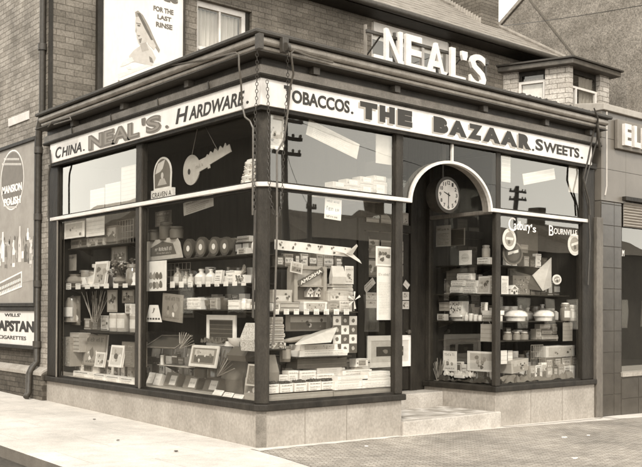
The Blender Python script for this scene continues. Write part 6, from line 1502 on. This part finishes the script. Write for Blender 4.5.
row('box', 'packet', 'packet', 'one of the small packets along the front bed of the right window', 'F', .26, 530, 576, 8, 365, ST, 'small packets on the right bed', WH+(P[3],), ST4, dp=.06)
row('lathe', 'tin', 'tin', 'one of the small tins along the back of the right window bed', 'F', .6, 508, 574, 10, 352, ST, 'small tins on the right bed', WH+(P[3], P[2]))
row('box', 'packet', 'packet', 'one of the small packets between the white showcards of the return window bed', 'L', X+.18, 446, 494, 9, 364, ST, 'small packets on the return bed', WH+(P[3],), ST4, dp=.06)
row('lathe', 'jar', 'jar', 'one of the little jars in front of the straw packing, pie shelf', 'L', X+.02, 463, 481, 4, 313, y7, 'little jars by the straw packing', WH)
row('box', 'packet', 'packet', 'one of the small pale packets in the second row, far left window bed', 'L', .4, 72, 134, 9, 360, ST, 'small packets in the far left bed', WH+(P[3],), ST4, dp=.06)
row('box', 'packet', 'packet', 'one of the small pale packets in the second row, wide left window bed', 'L', .8, 147, 222, 12, 356, ST, 'small packets in the wide left bed', WH+(P[3],), ST4, dp=.06)
row('lathe', 'jar', 'jar', 'one of the little white pots along the front of the lower shelf, wide left window', 'L', .27, 240, 254, 3, 300, z3, 'little white pots on the lower left shelf', WH)
row('card', 'ticket', 'ticket', 'one of the tiny white price tickets clipped along the middle bottle shelf', 'L', .232, 170, 250, 9, 281.5, z2-.03, 'price tickets on the middle left shelf', (P[9], P[8]), 'text', gap=.5)
row('card', 'ticket', 'ticket', 'one of the tiny white price tickets clipped along the main toy shelf', 'F', .212, 274, 354, 8, 309, z5-.035, 'price tickets on the toy shelf', (P[9], P[8]), 'text', gap=.5)
row('card', 'ticket', 'ticket', 'one of the tiny white price tickets clipped along the vase shelf', 'L', .172, 66, 132, 7, 283.5, zA-.03, 'price tickets on the vase shelf', (P[9], P[8]), 'text', gap=.5)
row('box', 'packet', 'packet', 'one of the small packets crowding the front of the corner window step', 'F', .5, 268, 372, 12, 370, ST, 'small packets on the front step', WH+(P[3],), ST4, dp=.06)
# ---- lobby clock
ck = thing('wall_clock', 'round drum clock with numerals hanging under the arch above the shop entrance', 'clock', (3.52, .45, 2.9))
cy_ = .45; p = at(447, 195, 'F', cy_); cr = .235
part(ck, 'case', lambda mb: mb.lathe([(.0, -.18), (cr*.98, -.18), (cr, -.16), (cr, -.01), (cr*1.06, .0), (cr*1.06, .02), (cr*.9, .025), (.0, .015)], IRON, p, 36, 'y'))
part(ck, 'dial', lambda mb: mb.quad([(p.x+cr*.88*math.cos(2*math.pi*k/36), cy_-.027, p.z+cr*.88*math.sin(2*math.pi*k/36)) for k in range(36)], WHITE2))
def nums(mb):
    for k in range(12):
        a = math.pi/2-2*math.pi*(k+1)/12; s_ = str(k+1); ww = .036*(1 if len(s_) == 1 else 1.6)
        text_add(mb, s_, (p.x+cr*.70*math.cos(a)-ww/2, cy_-.028, p.z+cr*.70*math.sin(a)-.026), (1, 0, 0), (0, 0, 1), ww, .052, INK, bold=.02, ext=.001)
part(ck, 'numerals', nums)
def hand(l, a, w_):
    def f(mb):
        u = Vector((math.cos(a), 0, math.sin(a))); v = Vector((-math.sin(a), 0, math.cos(a))); c = Vector((p.x, cy_-.031, p.z))
        mb.prism([c-u*.03-v*w_, c-u*.03+v*w_, c+u*l+v*w_*.5, c+u*l-v*w_*.5], (0, -.003, 0), INK)
    return f
part(ck, 'hour_hand', hand(.10, math.radians(160), .008)); part(ck, 'minute_hand', hand(.16, math.radians(-92), .006))
part(ck, 'bracket', lambda mb: mb.tube([(p.x, cy_+.08, p.z+cr*.9), (p.x, cy_+.08, FB)], .015, IRON))
